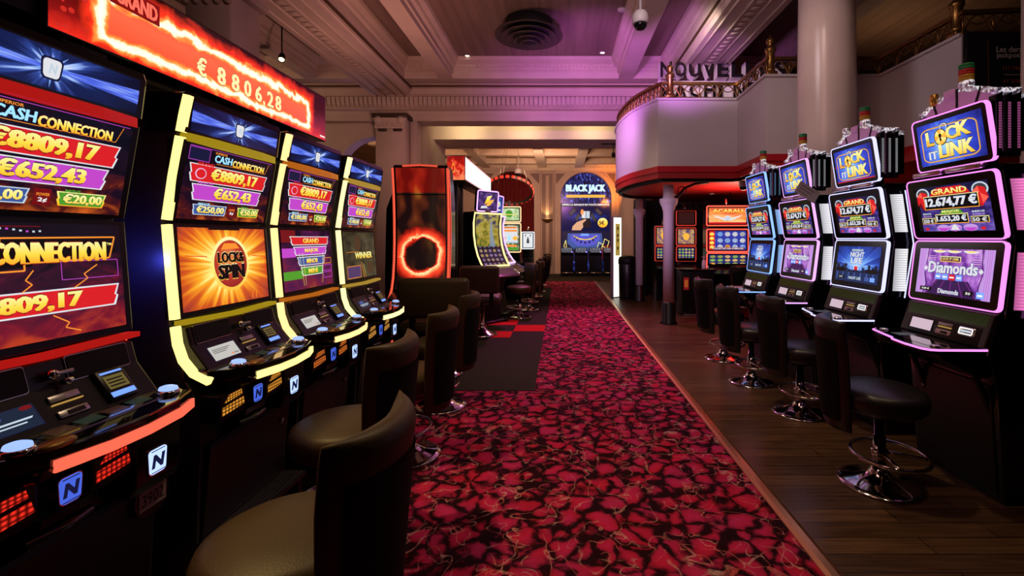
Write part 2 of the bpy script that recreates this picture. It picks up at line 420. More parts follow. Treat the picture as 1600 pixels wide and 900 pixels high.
def carpet_mat():
    x = NX('patterned_carpet'); t = x.n('ShaderNodeTexCoord'); O = t.outputs['Object']
    def warp(sc, amt):
        nz = x.n('ShaderNodeTexNoise'); nz.inputs['Scale'].default_value = sc; nz.inputs['Detail'].default_value = 2.; x.nt.links.new(O, nz.inputs['Vector'])
        a = x.n('ShaderNodeVectorMath', operation='SUBTRACT'); x.nt.links.new(nz.outputs['Color'], a.inputs[0]); a.inputs[1].default_value = (.5, .5, .5)
        b = x.n('ShaderNodeVectorMath', operation='SCALE'); x.nt.links.new(a.outputs[0], b.inputs[0]); b.inputs['Scale'].default_value = amt
        c = x.n('ShaderNodeVectorMath', operation='ADD'); x.nt.links.new(O, c.inputs[0]); x.nt.links.new(b.outputs[0], c.inputs[1]); return c.outputs[0]
    v1 = x.n('ShaderNodeTexVoronoi', feature='DISTANCE_TO_EDGE'); v1.inputs['Scale'].default_value = 7.6; v1.inputs['Randomness'].default_value = .9; x.nt.links.new(warp(6., .13), v1.inputs['Vector'])
    n1 = x.noise(O, 13., 4.); n2 = x.noise(O, 4.5, 2.); n3 = x.noise(O, 70., 3.); n4 = x.noise(O, 6., 3., 1.)
    d = x.m2('ADD', v1.outputs['Distance'], x.m2('MULTIPLY', x.m2('SUBTRACT', n1, .5), .42))
    d = x.m2('ADD', d, x.m2('MULTIPLY', x.m2('SUBTRACT', n4, .5), .30))
    d = x.m2('ADD', d, x.m2('MULTIPLY', x.m2('SUBTRACT', n3, .5), .10))
    base = x.ramp(d, [(.0, (.014, .0015, .005)), (.05, (.02, .002, .007)), (.11, (.14, .007, .028)), (.17, (.31, .011, .055)), (.36, (.42, .015, .085))])
    hue = x.ramp(n2, [(.35, (1.1, .75, .65)), (.65, (.95, 1.2, 1.35))])
    base = x.mix(1.0, base, hue, 'MULTIPLY')
    w = warp(6., .30)
    def squig(sc, wd, vec):
        q = x.noise(vec, sc, 1., .8); e = x.m2('ABSOLUTE', x.m2('SUBTRACT', q, .5))
        return x.ramp(x.m2('DIVIDE', e, wd), [(.0, (1, 1, 1)), (.5, (.7, .7, .7)), (1, (0, 0, 0))])
    ln = x.m2('MAXIMUM', squig(3.2, .011, w), x.m2('MULTIPLY', squig(5.2, .014, O), .8))
    msk = x.ramp(x.noise(O, 5.0, 2.), [(.42, (0, 0, 0)), (.50, (1, 1, 1))])
    ln = x.m2('MULTIPLY', x.m2('MULTIPLY', ln, msk), x.ramp(n3, [(.35, (.35, .35, .35)), (.6, (1, 1, 1))]))
    lc = x.ramp(n1, [(.35, (.46, .07, .08)), (.62, (.50, .30, .30))])
    x.put(x.p.inputs['Base Color'], x.mix(ln, base, lc)); x.p.inputs['Roughness'].default_value = .95
    x.p.inputs['Specular IOR Level'].default_value = .1
    return x.m
def grey_carpet():
    x = NX('grey_carpet'); t = x.n('ShaderNodeTexCoord'); f = x.noise(t.outputs['Object'], 90., 3.)
    x.put(x.p.inputs['Base Color'], x.ramp(f, [(.3, (.016, .014, .011)), (.7, (.034, .028, .020))])); x.p.inputs['Roughness'].default_value = .95
    x.p.inputs['Specular IOR Level'].default_value = .1
    return x.m
def ceiling_board():
    x = NX('coffer_boards'); t = x.n('ShaderNodeTexCoord'); mp = x.n('ShaderNodeMapping'); mp.inputs['Scale'].default_value = (7, .25, 1); x.nt.links.new(t.outputs['Object'], mp.inputs[0])
    f = x.noise(mp.outputs[0], 1.6, 4.)
    x.put(x.p.inputs['Base Color'], x.ramp(f, [(.3, (.17, .115, .095)), (.7, (.27, .185, .15))])); x.p.inputs['Roughness'].default_value = .6
    return x.m
WOOD = floor_wood(); CARPET = carpet_mat(); GCARP = grey_carpet(); BOARD = ceiling_board()
COPPER = mat('copper_edge', (.90, .47, .22), .32, 1., bump=(9, .25)); BEAD = mat('gilded_bead', (.10, .055, .02), .5, .3)

# ------------------------------------------------------------------ floor
m = MB(); m.box(-10.5, 9, -1.5, 19.6, -.12, 0, WOOD); struct(m, 'floor', label='dark plank floor of the gaming hall', cat='floor')
m = MB(); m.box(-10.4, 1.17, -1.4, 15.7, 0, .008, CARPET); struct(m, 'floor_carpet', label='crimson patterned carpet with pale veins along the aisle', cat='carpet')
m = MB(); m.box(-10.4, -.25, 4.44, 13.7, .0085, .013, GCARP); m.box(-10.4, 6.0, 15.7, 18.98, .0, .009, GCARP)
struct(m, 'floor_carpet_plain', label='plain dark grey carpet beside and beyond the patterned aisle', cat='carpet')
RT = mat('red_carpet_tile', (.42, .012, .010), .95, spec=.1)
for i, (x0, x1, y0, y1, lb) in enumerate(((-.745, -.252, 7.25, 7.77, 'red carpet square touching the patterned aisle carpet'), (-1.24, -.747, 7.772, 8.28, 'red carpet square farthest from the camera of the checker'), (-1.24, -.747, 6.80, 7.248, 'red carpet square nearest the camera of the checker'), (-1.655, -1.242, 7.25, 7.77, 'red carpet square beside the chrome trumpet base of the double seat'))):
    m = MB(); m.box(x0, x1, y0, y1, .013, .0165, RT); o = m.build('carpet_tile'); tag(o, lb, 'carpet tile', 'red squares of the grey carpet')
m = MB(); m.prism([(1.165, .0), (1.17, .012), (1.195, .017), (1.23, .017), (1.258, .002), (1.258, 0)], 'y', -1.2, 15.7, COPPER); struct(m, 'trim_1', label='copper edging strip between carpet and wood floor', cat='trim')
o = bpy.data.objects['trim_1']

# ------------------------------------------------------------------ ceiling
m = MB(); m.box(-10.5, 9, -1.5, 10.6, 5.4, 5.5, BOARD); struct(m, 'ceiling', label='boarded coffer ceiling', cat='ceiling')
def beam_profile(a, b, zs, top=5.4, side='both'):
    """stepped plaster beam section: soffit a..b at zs widening to the ceiling"""
    L = [(a, zs), (a, zs+.10), (a-.03, zs+.11), (a-.03, top-.20), (a-.07, top-.17), (a-.09, top-.12), (a-.16, top-.06), (a-.18, top)]
    R = [(b, zs), (b, zs+.10), (b+.03, zs+.11), (b+.03, top-.20), (b+.07, top-.17), (b+.09, top-.12), (b+.16, top-.06), (b+.18, top)]
    if side == 'left': R = [(b, zs), (b, top)]
    return L[::-1]+R
beams = [('beam', -2.66, -2.36, 5.0), ('beam', 1.28, 1.60, 5.0), ('girder', -4.27, -3.43, 4.75), ('girder', 2.34, 3.18, 4.75), ('beam', -5.6, -5.35, 5.0), ('girder', -8.2, -7.4, 4.75), ('beam', 4.5, 4.8, 5.0), ('beam', -6.75, -6.5, 5.0)]
for nm, a, b, zs in beams:
    m = MB(); m.prism(beam_profile(a, b, zs), 'y', 3.0, 9.97 if nm == 'beam' else 10.44, PLASTER)
    if nm == 'girder':
        for c in (a+.10, b-.10, (a+b)/2-.12, (a+b)/2+.12): m.tube([(c, 3.0, zs), (c, 10.4, zs)], .022, PLASTER, seg=6)
        for c in (a-.035, b+.035): m.box(c-.02, c+.02, 3., 10.4, zs+.16, zs+.20, BEAD)
        k = 3.0
        while k < 10.3:
            m.box((a+b)/2-.07, (a+b)/2+.07, k, k+.10, zs-.018, zs, PLASTER, .012, 1); k += .16
    else:
        k = 5.6
        while k < 10.2:
            for c in (a-.075, b+.075): m.box(c-.02, c+.02, k, k+.045, 5.235, 5.285, PLASTER)
            k += .075
    struct(m, 'ceiling_'+nm, label='plaster ceiling '+nm+' with stepped mouldings', cat='beam')
# cross beam in front of the entablature, with leaf moulding
m = MB()
m.prism([(9.75, 5.4), (9.80, 5.34), (9.90, 5.28), (9.94, 5.2), (9.94, 5.12), (9.98, 5.0), (10.6, 5.0), (10.6, 5.4)], 'x', -10.4, 4.6, PLASTER)
k = -9.
while k < 4.5:
    m.box(k, k+.05, 9.90, 9.945, 5.22, 5.28, PLASTER); k += .085
struct(m, 'ceiling_crossbeam', label='plaster cross beam at the end of the coffers', cat='beam')
# entablature
m = MB()
ent = [(10.32, 5.0), (10.32, 4.965), (10.30, 4.955), (10.30, 4.93), (10.40, 4.92), (10.44, 4.76), (10.36, 4.755), (10.36, 4.735), (10.44, 4.72), (10.46, 4.49), (10.40, 4.48), (10.38, 4.44), (10.46, 4.42), (10.48, 4.33), (10.44, 4.32), (10.46, 4.19), (10.95, 4.19), (10.95, 5.0)]
m.prism(ent, 'x', -10.4, 6.5, PLASTER)
struct(m, 'wall_entablature', label='plaster entablature with dentil frieze across the hall', cat='cornice')
m = MB(); k = -9.2
while k < 2.4:
    m.prism([(10.365, 4.72), (10.365, 4.66), (10.40, 4.55), (10.46, 4.50), (10.46, 4.72)], 'x', k, k+.075, PLASTER); k += .105
struct(m, 'trim_2', label='row of leaf dentils on the entablature', cat='trim')
m = MB(); k = -9.2
while k < 2.4:
    m.box(k, k+.05, 10.275, 10.30, 4.932, 4.952, BEAD); k += .066
m.box(-9.2, 2.4, 10.290, 10.31, 4.925, 4.958, BEAD)
struct(m, 'trim_3', label='dark gilded bead line on the entablature', cat='trim')

# ------------------------------------------------------------------ wall left of the opening with an arch
def arch_wall(mb, y0, y1, x0, x1, zt, holes, m, zb=0., seg=20):
    """wall x0..x1 with arched holes (cx, r, zspring, zbottom)"""
    xs = x0
    for cx, r, zs, zlow in holes:
        if cx-r > xs: mb.box(xs, cx-r, y0, y1, zb, zt, m)
        if zlow > zb: mb.box(cx-r, cx+r, y0, y1, zb, zlow, m)
        for i in range(seg):
            a, b = PI-PI*i/seg, PI-PI*(i+1)/seg
            xa, xb = cx+r*math.cos(a), cx+r*math.cos(b); za, zb2 = zs+r*math.sin(a), zs+r*math.sin(b)
            P = [(xa, za), (xb, zb2), (xb, zt), (xa, zt)]
            mb.prism(P, 'y', y0, y1, m)
        xs = cx+r
    if xs < x1: mb.box(xs, x1, y0, y1, zb, zt, m)
m = MB(); arch_wall(m, 10.62, 10.9, -10.4, -3.3, 4.19, [(-7.9, .85, 3.0, 0), (-4.3, .86, 2.98, 0)], PLASTER)
P = [(-4.3+.90*math.cos(PI*i/24), 10.60, 2.98+.90*math.sin(PI*i/24)) for i in range(25)]
m.tube(P, .05, PLASTER, flat=(.05, .03, (0, 1, 0)))
struct(m, 'wall_left', label='plaster wall with an arch left of the opening', cat='wall')
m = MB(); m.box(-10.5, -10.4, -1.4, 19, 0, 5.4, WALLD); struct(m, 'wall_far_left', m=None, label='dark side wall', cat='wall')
# pillar with capital
def pillar(x0, x1, y0, y1, zt, name, lab):
    m = MB(); c = (x0+x1)/2; cy = (y0+y1)/2
    m.box(x0, x1, y0, y1, .25, zt, PLASTER, .02, 1); m.box(x0-.05, x1+.05, y0-.05, y1+.05, 0, .25, PLASTER, .02, 1)
    m.box(x0+.07, x1-.07, y0-.012, y0, .5, zt-.45, PLASTER, .01, 1)
    dk = mat('dark_gilt', (.05, .028, .018), .5, .2)
    m.box(x0-.07, x1+.07, y0-.07, y1+.05, zt-.12, zt-.03, dk, .015, 1)
    m.prism([(x0-.05, zt-.12), (x0, zt-.22), (x0, zt-.36), (x1, zt-.36), (x1, zt-.22), (x1+.05, zt-.12)], 'y', y0-.035, y0, PLASTER)
    for s in (-1, 1):
        m.lathe([(0, 0), (.085, 0), (.09, .02), (.085, .05), (0, .055)], (0, 0, 0), 16, PLASTER, Matrix.Translation((c+s*(x1-x0)*.38, y0-.03, zt-.19)) @ Matrix.Rotation(PI/2, 4, 'X'))
        m.box(c+s*.17-.10, c+s*.17+.10, y0-.045, y0, zt-.42, zt-.36, dk, .012, 1)
        for k in range(4): m.lathe([(0, -.05), (.03, -.03), (.035, 0), (.02, .04), (0, .06)], (c+s*(.05+.07*k), y0-.035, zt-.27-.02*(k % 2)), 8, PLASTER)
    struct(m, name, label=lab, cat='column')
pillar(-4.12, -3.45, 10.15, 10.60, 4.30, 'pillar', 'square plaster pillar with a carved capital beside the opening')
m = MB(); m.box(-3.45, -3.28, 10.45, 10.95, 0, 4.19, PLASTER, .02, 1); struct(m, 'opening_jamb', label='plaster jamb of the opening', cat='wall')
# square column standing in the hall behind the jackpot sign
m = MB(); m.box(-4.13, -3.62, 5.0, 5.5, .0, 4.22, STONE, .02, 1); m.box(-4.2, -3.55, 4.93, 5.57, 4.22, 4.30, PLASTER, .02, 1)
m.box(-4.16, -3.59, 4.97, 5.53, 4.30, 4.75, PLASTER)
for k in range(5):
    for z, r in ((4.20, .06), (4.12, .045)): m.lathe([(0, -.06), (r*.7, -.04), (r, 0), (r*.7, .04), (0, .06)], (-4.10+.115*k, 4.985, z), 10, PLASTER)
struct(m, 'column', label='pale square column with carved capital behind the jackpot sign', cat='column')
# recessed cove panel and beam beyond the opening
m = MB(); m.box(-3.28, 2.6, 11.8, 13.0, 4.06, 5.0, wall_mat('cove_panel', (.66, .56, .46), .6, .04)); struct(m, 'beam_lit', label='cream panel lit by the cove above the opening', cat='beam')
m = MB(); m.box(-3.5, -3.28, 10.95, 13.0, 0, 5.0, PLASTER); struct(m, 'wall_return', label='plaster return of the opening', cat='wall')
m = MB(); m.box(-10.4, 8.9, 10.96, 11.79, 4.5, 4.6, PLASTER); m.box(-10.4, -3.51, 11.79, 13.0, 4.5, 4.6, PLASTER); struct(m, 'ceiling_recess', label='ceiling behind the entablature', cat='ceiling')

# ------------------------------------------------------------------ far room
OCHRE = wall_mat('far_ceiling', (.38, .22, .10), .6, .2); FARW = wall_mat('far_wall', (.42, .31, .25), .6, .06); FARD = wall_mat('far_panel', (.16, .10, .085), .6, .06)
m = MB(); m.box(-10.4, 8.9, 13.0, 19.4, 4.62, 4.7, OCHRE)
struct(m, 'ceiling_far', label='ochre coffered ceiling of the far room', cat='ceiling')
m = MB()
for y in (14.2, 16.0, 17.8): m.box(-6, 5, y, y+.28, 4.42, 4.62, PLASTER)
for x in (-5.4, -3.2, -.9, .6, 2.6): m.box(x, x+.34, 13.0, 18.9, 4.40, 4.62, PLASTER)
m.prism([(18.55, 4.62), (18.70, 4.5), (18.75, 4.42), (18.9, 4.32), (19.0, 4.28), (19.0, 4.62)], 'x', -6, 5, PLASTER)
k = -5.
while k < 3:
    m.box(k, k+.06, 18.72, 18.80, 4.40, 4.47, PLASTER); k += .11
struct(m, 'ceiling_far_beams', label='plaster beams and dentils of the far ceiling', cat='beam')
m = MB(); arch_wall(m, 19.0, 19.3, -10.4, 8.9, 4.62, [(-5.2, .95, 3.35, 0), (-2.02, .95, 3.36, 0), (1.09, 1.07, 3.20, 0)], FARW)
for cx, r, zs in ((-2.02, .95, 3.36), (1.09, 1.07, 3.20)):
    P = [(cx+(r+.07)*math.cos(PI*i/28), 18.99, zs+(r+.07)*math.sin(PI*i/28)) for i in range(29)]
    P = [(cx+r+.07, 18.99, 0)]+P+[(cx-r-.07, 18.99, 0)]
    m.tube(P, .05, FARW, flat=(.025, .08, (0, 1, 0)))
for x0, x1, sg in ((-3.15, -2.75, 1), (-1.27, -.87, -1), (-.17, .22, 1), (1.95, 2.3, -1)):    # spandrel triangles
    m.prism([(x0, 4.20), (x1, 4.20), (x1, 3.75) if sg < 0 else (x0, 3.75)], 'y', 18.985, 19.0, FARD)
struct(m, 'wall_back', label='far wall with arches', cat='wall')
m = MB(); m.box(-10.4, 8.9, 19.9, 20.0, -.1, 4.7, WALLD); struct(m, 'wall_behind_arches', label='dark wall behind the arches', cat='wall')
m = MB()
m.box(-.82, -.23, 18.93, 19.0, 0, 4.28, FARW, .01, 1); m.box(-.74, -.31, 18.915, 18.93, .35, 4.18, FARD); m.box(-.60, -.45, 18.90, 18.915, .4, 4.1, FARW, .005, 1)
struct(m, 'pilaster', label='panelled pilaster with a sconce between the arches', cat='column')
# right enclosing walls
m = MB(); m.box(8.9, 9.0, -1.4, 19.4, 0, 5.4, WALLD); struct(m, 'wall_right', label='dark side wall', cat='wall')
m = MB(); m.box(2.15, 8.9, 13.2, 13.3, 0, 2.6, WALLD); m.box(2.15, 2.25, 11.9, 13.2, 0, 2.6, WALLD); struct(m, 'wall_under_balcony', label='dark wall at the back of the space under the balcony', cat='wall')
m = MB(); m.box(2.6, 8.9, 12.2, 12.3, 2.7, 5.4, PLASTER); struct(m, 'wall_upper_right', label='plaster wall behind the balcony', cat='wall')
m = MB(); m.box(2.45, 2.6, 13.3, 19.0, 0, 4.6, FARW); struct(m, 'wall_far_right', label='side wall of the far room', cat='wall')

# ------------------------------------------------------------------ balcony
def arc_pts(P, n=10):
    """smooth Catmull-Rom through points"""
    Q = []
    for i in range(len(P)-1):
        p0, p1, p2, p3 = P[max(i-1, 0)], P[i], P[i+1], P[min(i+2, len(P)-1)]
        for k in range(n):
            t = k/n
            Q.append(tuple(.5*((2*p1[j])+(-p0[j]+p2[j])*t+(2*p0[j]-5*p1[j]+4*p2[j]-p3[j])*t*t+(-p0[j]+3*p1[j]-3*p2[j]+p3[j])*t**3) for j in range(2)))
    return Q+[P[-1]]
CURVE = arc_pts([(2.4, 11.1), (1.62, 10.85), (1.26, 10.1), (1.19, 9.35), (1.32, 8.4), (1.64, 7.6)], 7)
EDGE = CURVE+[(2.96, 7.6), (2.93, 6.5), (4.57, 6.5), (4.57, 5.18)]
def wall_strip(mb, path, th, z0, z1, m):
    """upright wall of thickness th along a path (outer side = left of travel turned outwards)"""
    V = [Vector((p[0], p[1], 0)) for p in path]; n = len(V)
    def nor(i):
        a = V[i]-V[i-1] if i > 0 else V[1]-V[0]; b = V[i+1]-V[i] if i < n-1 else a
        na = Vector((-a.y, a.x, 0)).normalized(); nb = Vector((-b.y, b.x, 0)).normalized()
        q = (na+nb).normalized(); return q/max(.4, q.dot(na))
    for i in range(n-1):
        a, b = V[i], V[i+1]; na, nb = nor(i)*th, nor(i+1)*th
        P = [(a.x, a.y), (b.x, b.y), (b.x+nb.x, b.y+nb.y), (a.x+na.x, a.y+na.y)]
        mb.prism(P, 'z', z0, z1, m)
m = MB(); wall_strip(m, EDGE, .10, 2.69, 3.82, WHITEW); struct(m, 'balcony_wall', label='white panelled front of the curved balcony', cat='balcony')
m = MB(); wall_strip(m, EDGE, -.02, 2.60, 2.70, REDP); wall_strip(m, EDGE, .10, 2.60, 2.69, REDP); wall_strip(m, EDGE, -.028, 3.80, 3.835, WHITEW)
struct(m, 'balcony_trim', label='red band along the foot of the balcony', cat='trim')
m = MB(); m.prism([p for p in EDGE]+[(4.57, 5.0), (8.9, 5.0), (8.9, 12.2), (2.4, 12.2)], 'z', 2.50, 2.60, REDC); struct(m, 'ceiling_balcony', label='red underside of the balcony', cat='ceiling')
m = MB(); wall_strip(m, [(p[0]+.07, p[1]+.05) for p in CURVE]+[(2.90, 7.68), (2.99, 7.6), (2.99, 6.6), (4.6, 6.6)], .07, 2.45, 2.50, BLACKM); struct(m, 'balcony_edge_beam', label='black steel edge under the balcony', cat='beam')

def slim_column(x, y, r, label):
    m = MB()
    m.lathe([(r*1.55, .0), (r*1.55, .02), (r*1.25, .05), (r*1.18, .34), (r*1.02, .36), (r, .38)], (x, y, 0), 24, BLACKP)
    m.lathe([(r, .36), (r*.97, 1.98), (r*1.12, 2.0), (r*1.12, 2.03), (r*1.5, 2.10), (r*1.62, 2.14), (r*1.62, 2.19), (r*1.0, 2.2), (r*.95, 2.43)], (x, y, 0), 24, WHITEW)
    struct(m, 'column', label=label, cat='column')
slim_column(1.91, 8.0, .098, 'slim white iron column with ring under the balcony corner')
slim_column(1.90, 10.9, .092, 'slim white iron column behind the nearer one')
m = MB()   # big round column
m.lathe([(.345, 0), (.345, .2), (.337, .25), (.333, 2.5), (.320, 4.0), (.31, 4.75)], (3.34, 5.71, 0), 48, STONE); struct(m, 'column', label='big round polished column rising past the balcony', cat='column')
m = MB(); m.lathe([(.40, 0), (.40, .2), (.315, .25), (.30, 2.5), (.29, 4.75)], (4.47, 4.0, 0), 48, STONE); struct(m, 'column', label='pale round column at the edge of the poster', cat='column')
# partition behind the left machines
m = MB(); m.box(-2.22, -2.12, .2, 4.15, .008, 2.06, BLACKP); struct(m, 'wall_partition', label='black partition behind the row of machines', cat='wall')

# ------------------------------------------------------------------ screen contents
E_WHITE = emit('e_white', (1, 1, 1), 1.0); 
def m_grad(name, stops, k=1.0):
    x = NX(name); u, v, uv, _ = x.uv(); return x.out_emit(x.ramp(v, stops), k)
E_GOLD = m_grad('e_gold', [(0, (1, .38, .015)), (.45, (1, .72, .06)), (1, (1, .90, .35))], 1.05); E_YEL = m_grad('e_yellow', [(0, (1, .55, .05)), (.4, (1, .84, .18)), (1, (1, .95, .45))], 1.0)
E_RED = emit('e_red', (.80, .015, .02), .9); E_DRED = emit('e_dark_red', (.22, .005, .008), .8); E_PURPLE = emit('e_purple', (.62, .07, .66), .9); E_GREEN = emit('e_green', (.10, .42, .03), .8)
E_BLUE = emit('e_blue', (.06, .12, .42), .8); E_NAVY = emit('e_navy', (.008, .012, .06), .7); E_BLACK = emit('e_black', (.004, .003, .004), .6)
E_PINK = emit('e_pink', (.9, .55, .85), .9); E_ORANGE = emit('e_orange', (1, .30, .03), 1.0); E_SILVER = emit('e_silver', (.62, .74, .85), .9); E_PALE = emit('e_pale', (.85, .86, .9), .9)
E_NOTE = emit('e_note_screen', (.62, .60, .56), .9); E_LBLUE = emit('e_light_blue', (.15, .30, 1.0), 1.4); E_CYAN = emit('e_cyan', (.35, .75, 1.0), 1.1)
E_LRED = emit('e_lit_red', (1, .02, .015), .9); E_TEXTG = emit('e_grey_text', (.20, .19, .19), .6)
HEADER = m_radial('header_rays', .5, .5, 2.6, [(0, (.65, .78, 1)), (.10, (.32, .48, 1)), (.2, (.03, .07, .35)), (.4, (.006, .015, .09)), (1, (.002, .004, .025))], rays=1.3, nrays=3.5, strength=.95, scale=.7)
CASHBG = m_cloud('cash_background', [(.30, (.003, .002, .006)), (.55, (.014, .004, .014)), (.72, (.09, .009, .008)), (.95, (.60, .11, .015))], 7., .5, 1.0, 5., .6)
STORM = m_cloud('storm_background', [(.32, (.006, .003, .008)), (.52, (.045, .005, .020)), (.72, (.22, .008, .022)), (.95, (.55, .05, .015))], 4., .6, .9, 5., 1.4)
BURST = m_radial('orb_burst', .5, .52, 1.12, [(0, (1, .93, .55)), (.22, (1, .80, .20)), (.36, (1, .40, .02)), (.55, (.62, .09, .012)), (.85, (.17, .008, .03))], rays=.75, nrays=7., strength=1.1, scale=.95)
ORB = m_radial('orb_face', .42, .62, 1.0, [(0, (.95, .32, .10)), (.3, (.60, .05, .025)), (.75, (.26, .008, .008))], strength=.9)
STAIRS = m_cloud('prize_ladder_background', [(.3, (.015, .004, .02)), (.5, (.12, .012, .09)), (.7, (.30, .02, .05)), (.9, (.5, .1, .03))], 3., .3, .7, 3., .4)
OLIVE = m_cloud('winner_background', [(.3, (.018, .013, .008)), (.55, (.075, .058, .025)), (.8, (.16, .12, .05))], 5., .1, .8, 3.)
LOUV = {}
def louvre_mat(k, col): return m_bulbs('louvre_'+k, col, (7, 3), 1.1, .04)

HBEAM = m_cloud('header_beam', [(.30, (.035, .06, .55)), (.5, (.10, .18, .90)), (.7, (.35, .50, 1))], 6., 0, .95, 3., 0, .35); HBEAM2 = HBEAM; E_HRAY = emit('e_header_ray', (.22, .42, .95), .9)
def strip_mat(k, col, s): return emit('strip_'+k, col, s)
STRIPS = {'red': ((1, .10, .05), 1.4), 'yellow': ((1, .80, .24), 1.7), 'orange': ((1, .62, .25), 1.6), 'cream': ((1, .84, .36), 1.6)}
BARS = {'red': (.75, .012, .008), 'yellow': (.62, .42, .01), 'orange': (.80, .20, .01), 'cream': (.70, .42, .05)}
HW = .325
FLANK = mat('blue_black_flank', (.022, .022, .030), .35)

def emblem(parent, c, w, hh, tilt, name='emblem', glow=None):
    """rounded badge with an italic N on a front facing +x"""
    mb = MB(); P = rrect(w, hh, .014)
    M = Matrix.Translation(c) @ Matrix.Rotation(tilt, 4, 'Y')
    mb.prism([(p[0]*(1+.16*p[1]/hh), p[1]) for p in P], 'x', -.006, .002, CHROME, M=M)
    mb.prism([(p[0]*.90*(1+.16*p[1]/hh), p[1]*.92) for p in P], 'x', .002, .004, glow or E_SIGNB, M=M)
    V, F, N, a = text_mesh('N', .06)
    for f in F: mb.face([M @ Vector((.0048, (V[i][0]-.5+.18*(V[i][1]-.5))*w*.62, (V[i][1]-.5)*hh*.5)) for i in f], E_NAVY)
    for z in (-.40, .40): mb.box(.004, .0047, -w*.36, w*.36, hh*z-.0015, hh*z+.0015, E_NAVY, M=M)
    return mb.build(name, None, parent)
E_SIGNB = emit('e_badge_blue', (.42, .56, 1.0), 1.5); E_SIGND = emit('e_badge_dim', (.07, .15, .85), .9)

def cash_upper(p, small, pot, cents):
    p.back(CASHBG)
    p.line([(.02, .985), (.98, .985)], .006, E_PURPLE, 1); p.line([(.30, .80), (.90, .80), (.94, .97)], .006, E_ORANGE, 1)
    p.rect(.02, .80, .22, .97, E_NAVY, 1); p.line([(.02, .80), (.22, .80), (.22, .97), (.02, .97)], .008, E_PURPLE, 2, True)
    p.text('CASH', .27, .82, .46, .925, E_CYAN, 4, .02, .05, E_NAVY, .10); p.text('CONNECTION', .47, .80, .87, .905, E_GOLD, 4, .02, .05, E_DRED, .10)
    p.text('SUPERIOR', .27, .935, .40, .965, E_ORANGE, 4)
    p.banner(.05, .525, .93, .745, E_RED, E_PALE, 1); p.text('GRAND', .11, .745, .28, .785, E_LRED, 4, .02, .05)
    p.text('\u20ac8809,17', .26, .535, .80, .735, E_GOLD, 5, .03, .075, E_DRED, .12)
    p.disc(.155, .63, .055, .075, E_PINK, 4); p.disc(.155, .63, .045, .062, E_RED, 5)
    p.banner(.10, .275, .88, .475, E_PURPLE, E_PALE, 1); p.text('MAJOR', .14, .485, .30, .52, E_PURPLE, 4, .02, .05)
    p.text(pot, .32, .28, .75, .465, E_GOLD, 5, .03, .075, E_NAVY, .12)
    p.banner(.14, .075, .48, .20, E_BLUE, E_SILVER, 1, .010, .015); p.text(small[0], .17, .08, .455, .195, E_YEL, 5, .01, .06, E_NAVY, .10); p.text('MINOR', .18, .205, .30, .235, E_CYAN, 4)
    p.rect(.51, .06, .595, .22, E_DRED, 1); p.text('POWER', .52, .15, .585, .18, E_ORANGE, 4); p.text(cents, .53, .085, .575, .135, E_WHITE, 4)
    p.banner(.63, .075, .89, .20, E_GREEN, E_GOLD, 1, .010, .015); p.text(small[1], .655, .08, .87, .195, E_YEL, 5, .01, .06, E_NAVY, .10); p.text('MINI', .66, .205, .74, .235, E_GREEN, 4)

def lower_connection(p):
    p.back(STORM)
    p.poly([(.16, .60), (.50, .63), (.50, .70), (.97, .72), (.93, .88), (.36, .86), (.36, .79), (.16, .77)], E_BLACK, 1)
    p.line([(.02, .59), (.46, .60), (.46, .66), (.92, .68), (.96, .88), (.36, .87), (.36, .80), (.02, .78)], .014, E_ORANGE, 2, True)
    p.text('CASH', .03, .64, .28, .76, E_CYAN, 5, .02, .05, E_NAVY, .10); p.text('CONNECTION', .31, .655, .89, .835, E_GOLD, 5, .03, .07, E_DRED, .11); p.text('TM', .905, .80, .935, .825, E_YEL, 5)
    for s, q in ((.44, [(.50, .60), (.46, .52), (.49, .48), (.44, .42)]), (.8, [(.84, .62), (.76, .54), (.78, .50), (.70, .42)]), (.2, [(.22, .56), (.28, .50), (.25, .44)]), (.6, [(.58, .20), (.66, .12), (.64, .08), (.72, .03)])):
        p.line(q, .010, E_ORANGE, 2)
    p.banner(.03, .23, .955, .41, E_RED, E_PALE, 2, .014, .03); p.text('\u20ac8809,17', .16, .235, .73, .40, E_GOLD, 6, .03, .075, E_DRED, .12)
    for q in ((.64, .50, .97, .66), (.02, .44, .34, .56)): p.line([(q[0], q[1]), (q[2], q[1]), (q[2], q[3]), (q[0], q[3])], .006, E_PURPLE, 1, True)
    for k in range(9): p.rect(.30+.03*k, .93+.012*math.sin(k*.7), .312+.03*k, .945+.012*math.sin(k*.7), E_SILVER if k % 3 else E_PURPLE, 1)
    p.line([(.02, .96), (.55, .97)], .008, E_DRED, 1)
def lower_orb(p):
    p.back(BURST)
    p.disc(.53, .53, .225, .36, E_YEL, 1, 40); p.disc(.53, .53, .195, .315, ORB, 2, 40)
    p.text('LOCK&', .375, .545, .685, .685, E_BLACK, 6, 0, .08, E_YEL, .13); p.text('SPIN', .375, .33, .675, .52, E_BLACK, 6, 0, .09, E_YEL, .13)
    p.poly([(.42, .72), (.64, .73), (.60, .80), (.46, .80)], E_ORANGE, 3)
    for q in ((.05, .62, .26, .66), (.80, .40, .98, .62)): p.line([(q[0], q[3]), (q[2], q[3]-.02), (q[2], q[1])], .010, E_LRED, 2)
    for u in (.40, .78, .83): p.line([(u, .12), (u-.012, .02)], .012, E_ORANGE, 2)
    p.rect(.30, .975, .66, 1.0, E_BLACK, 2)
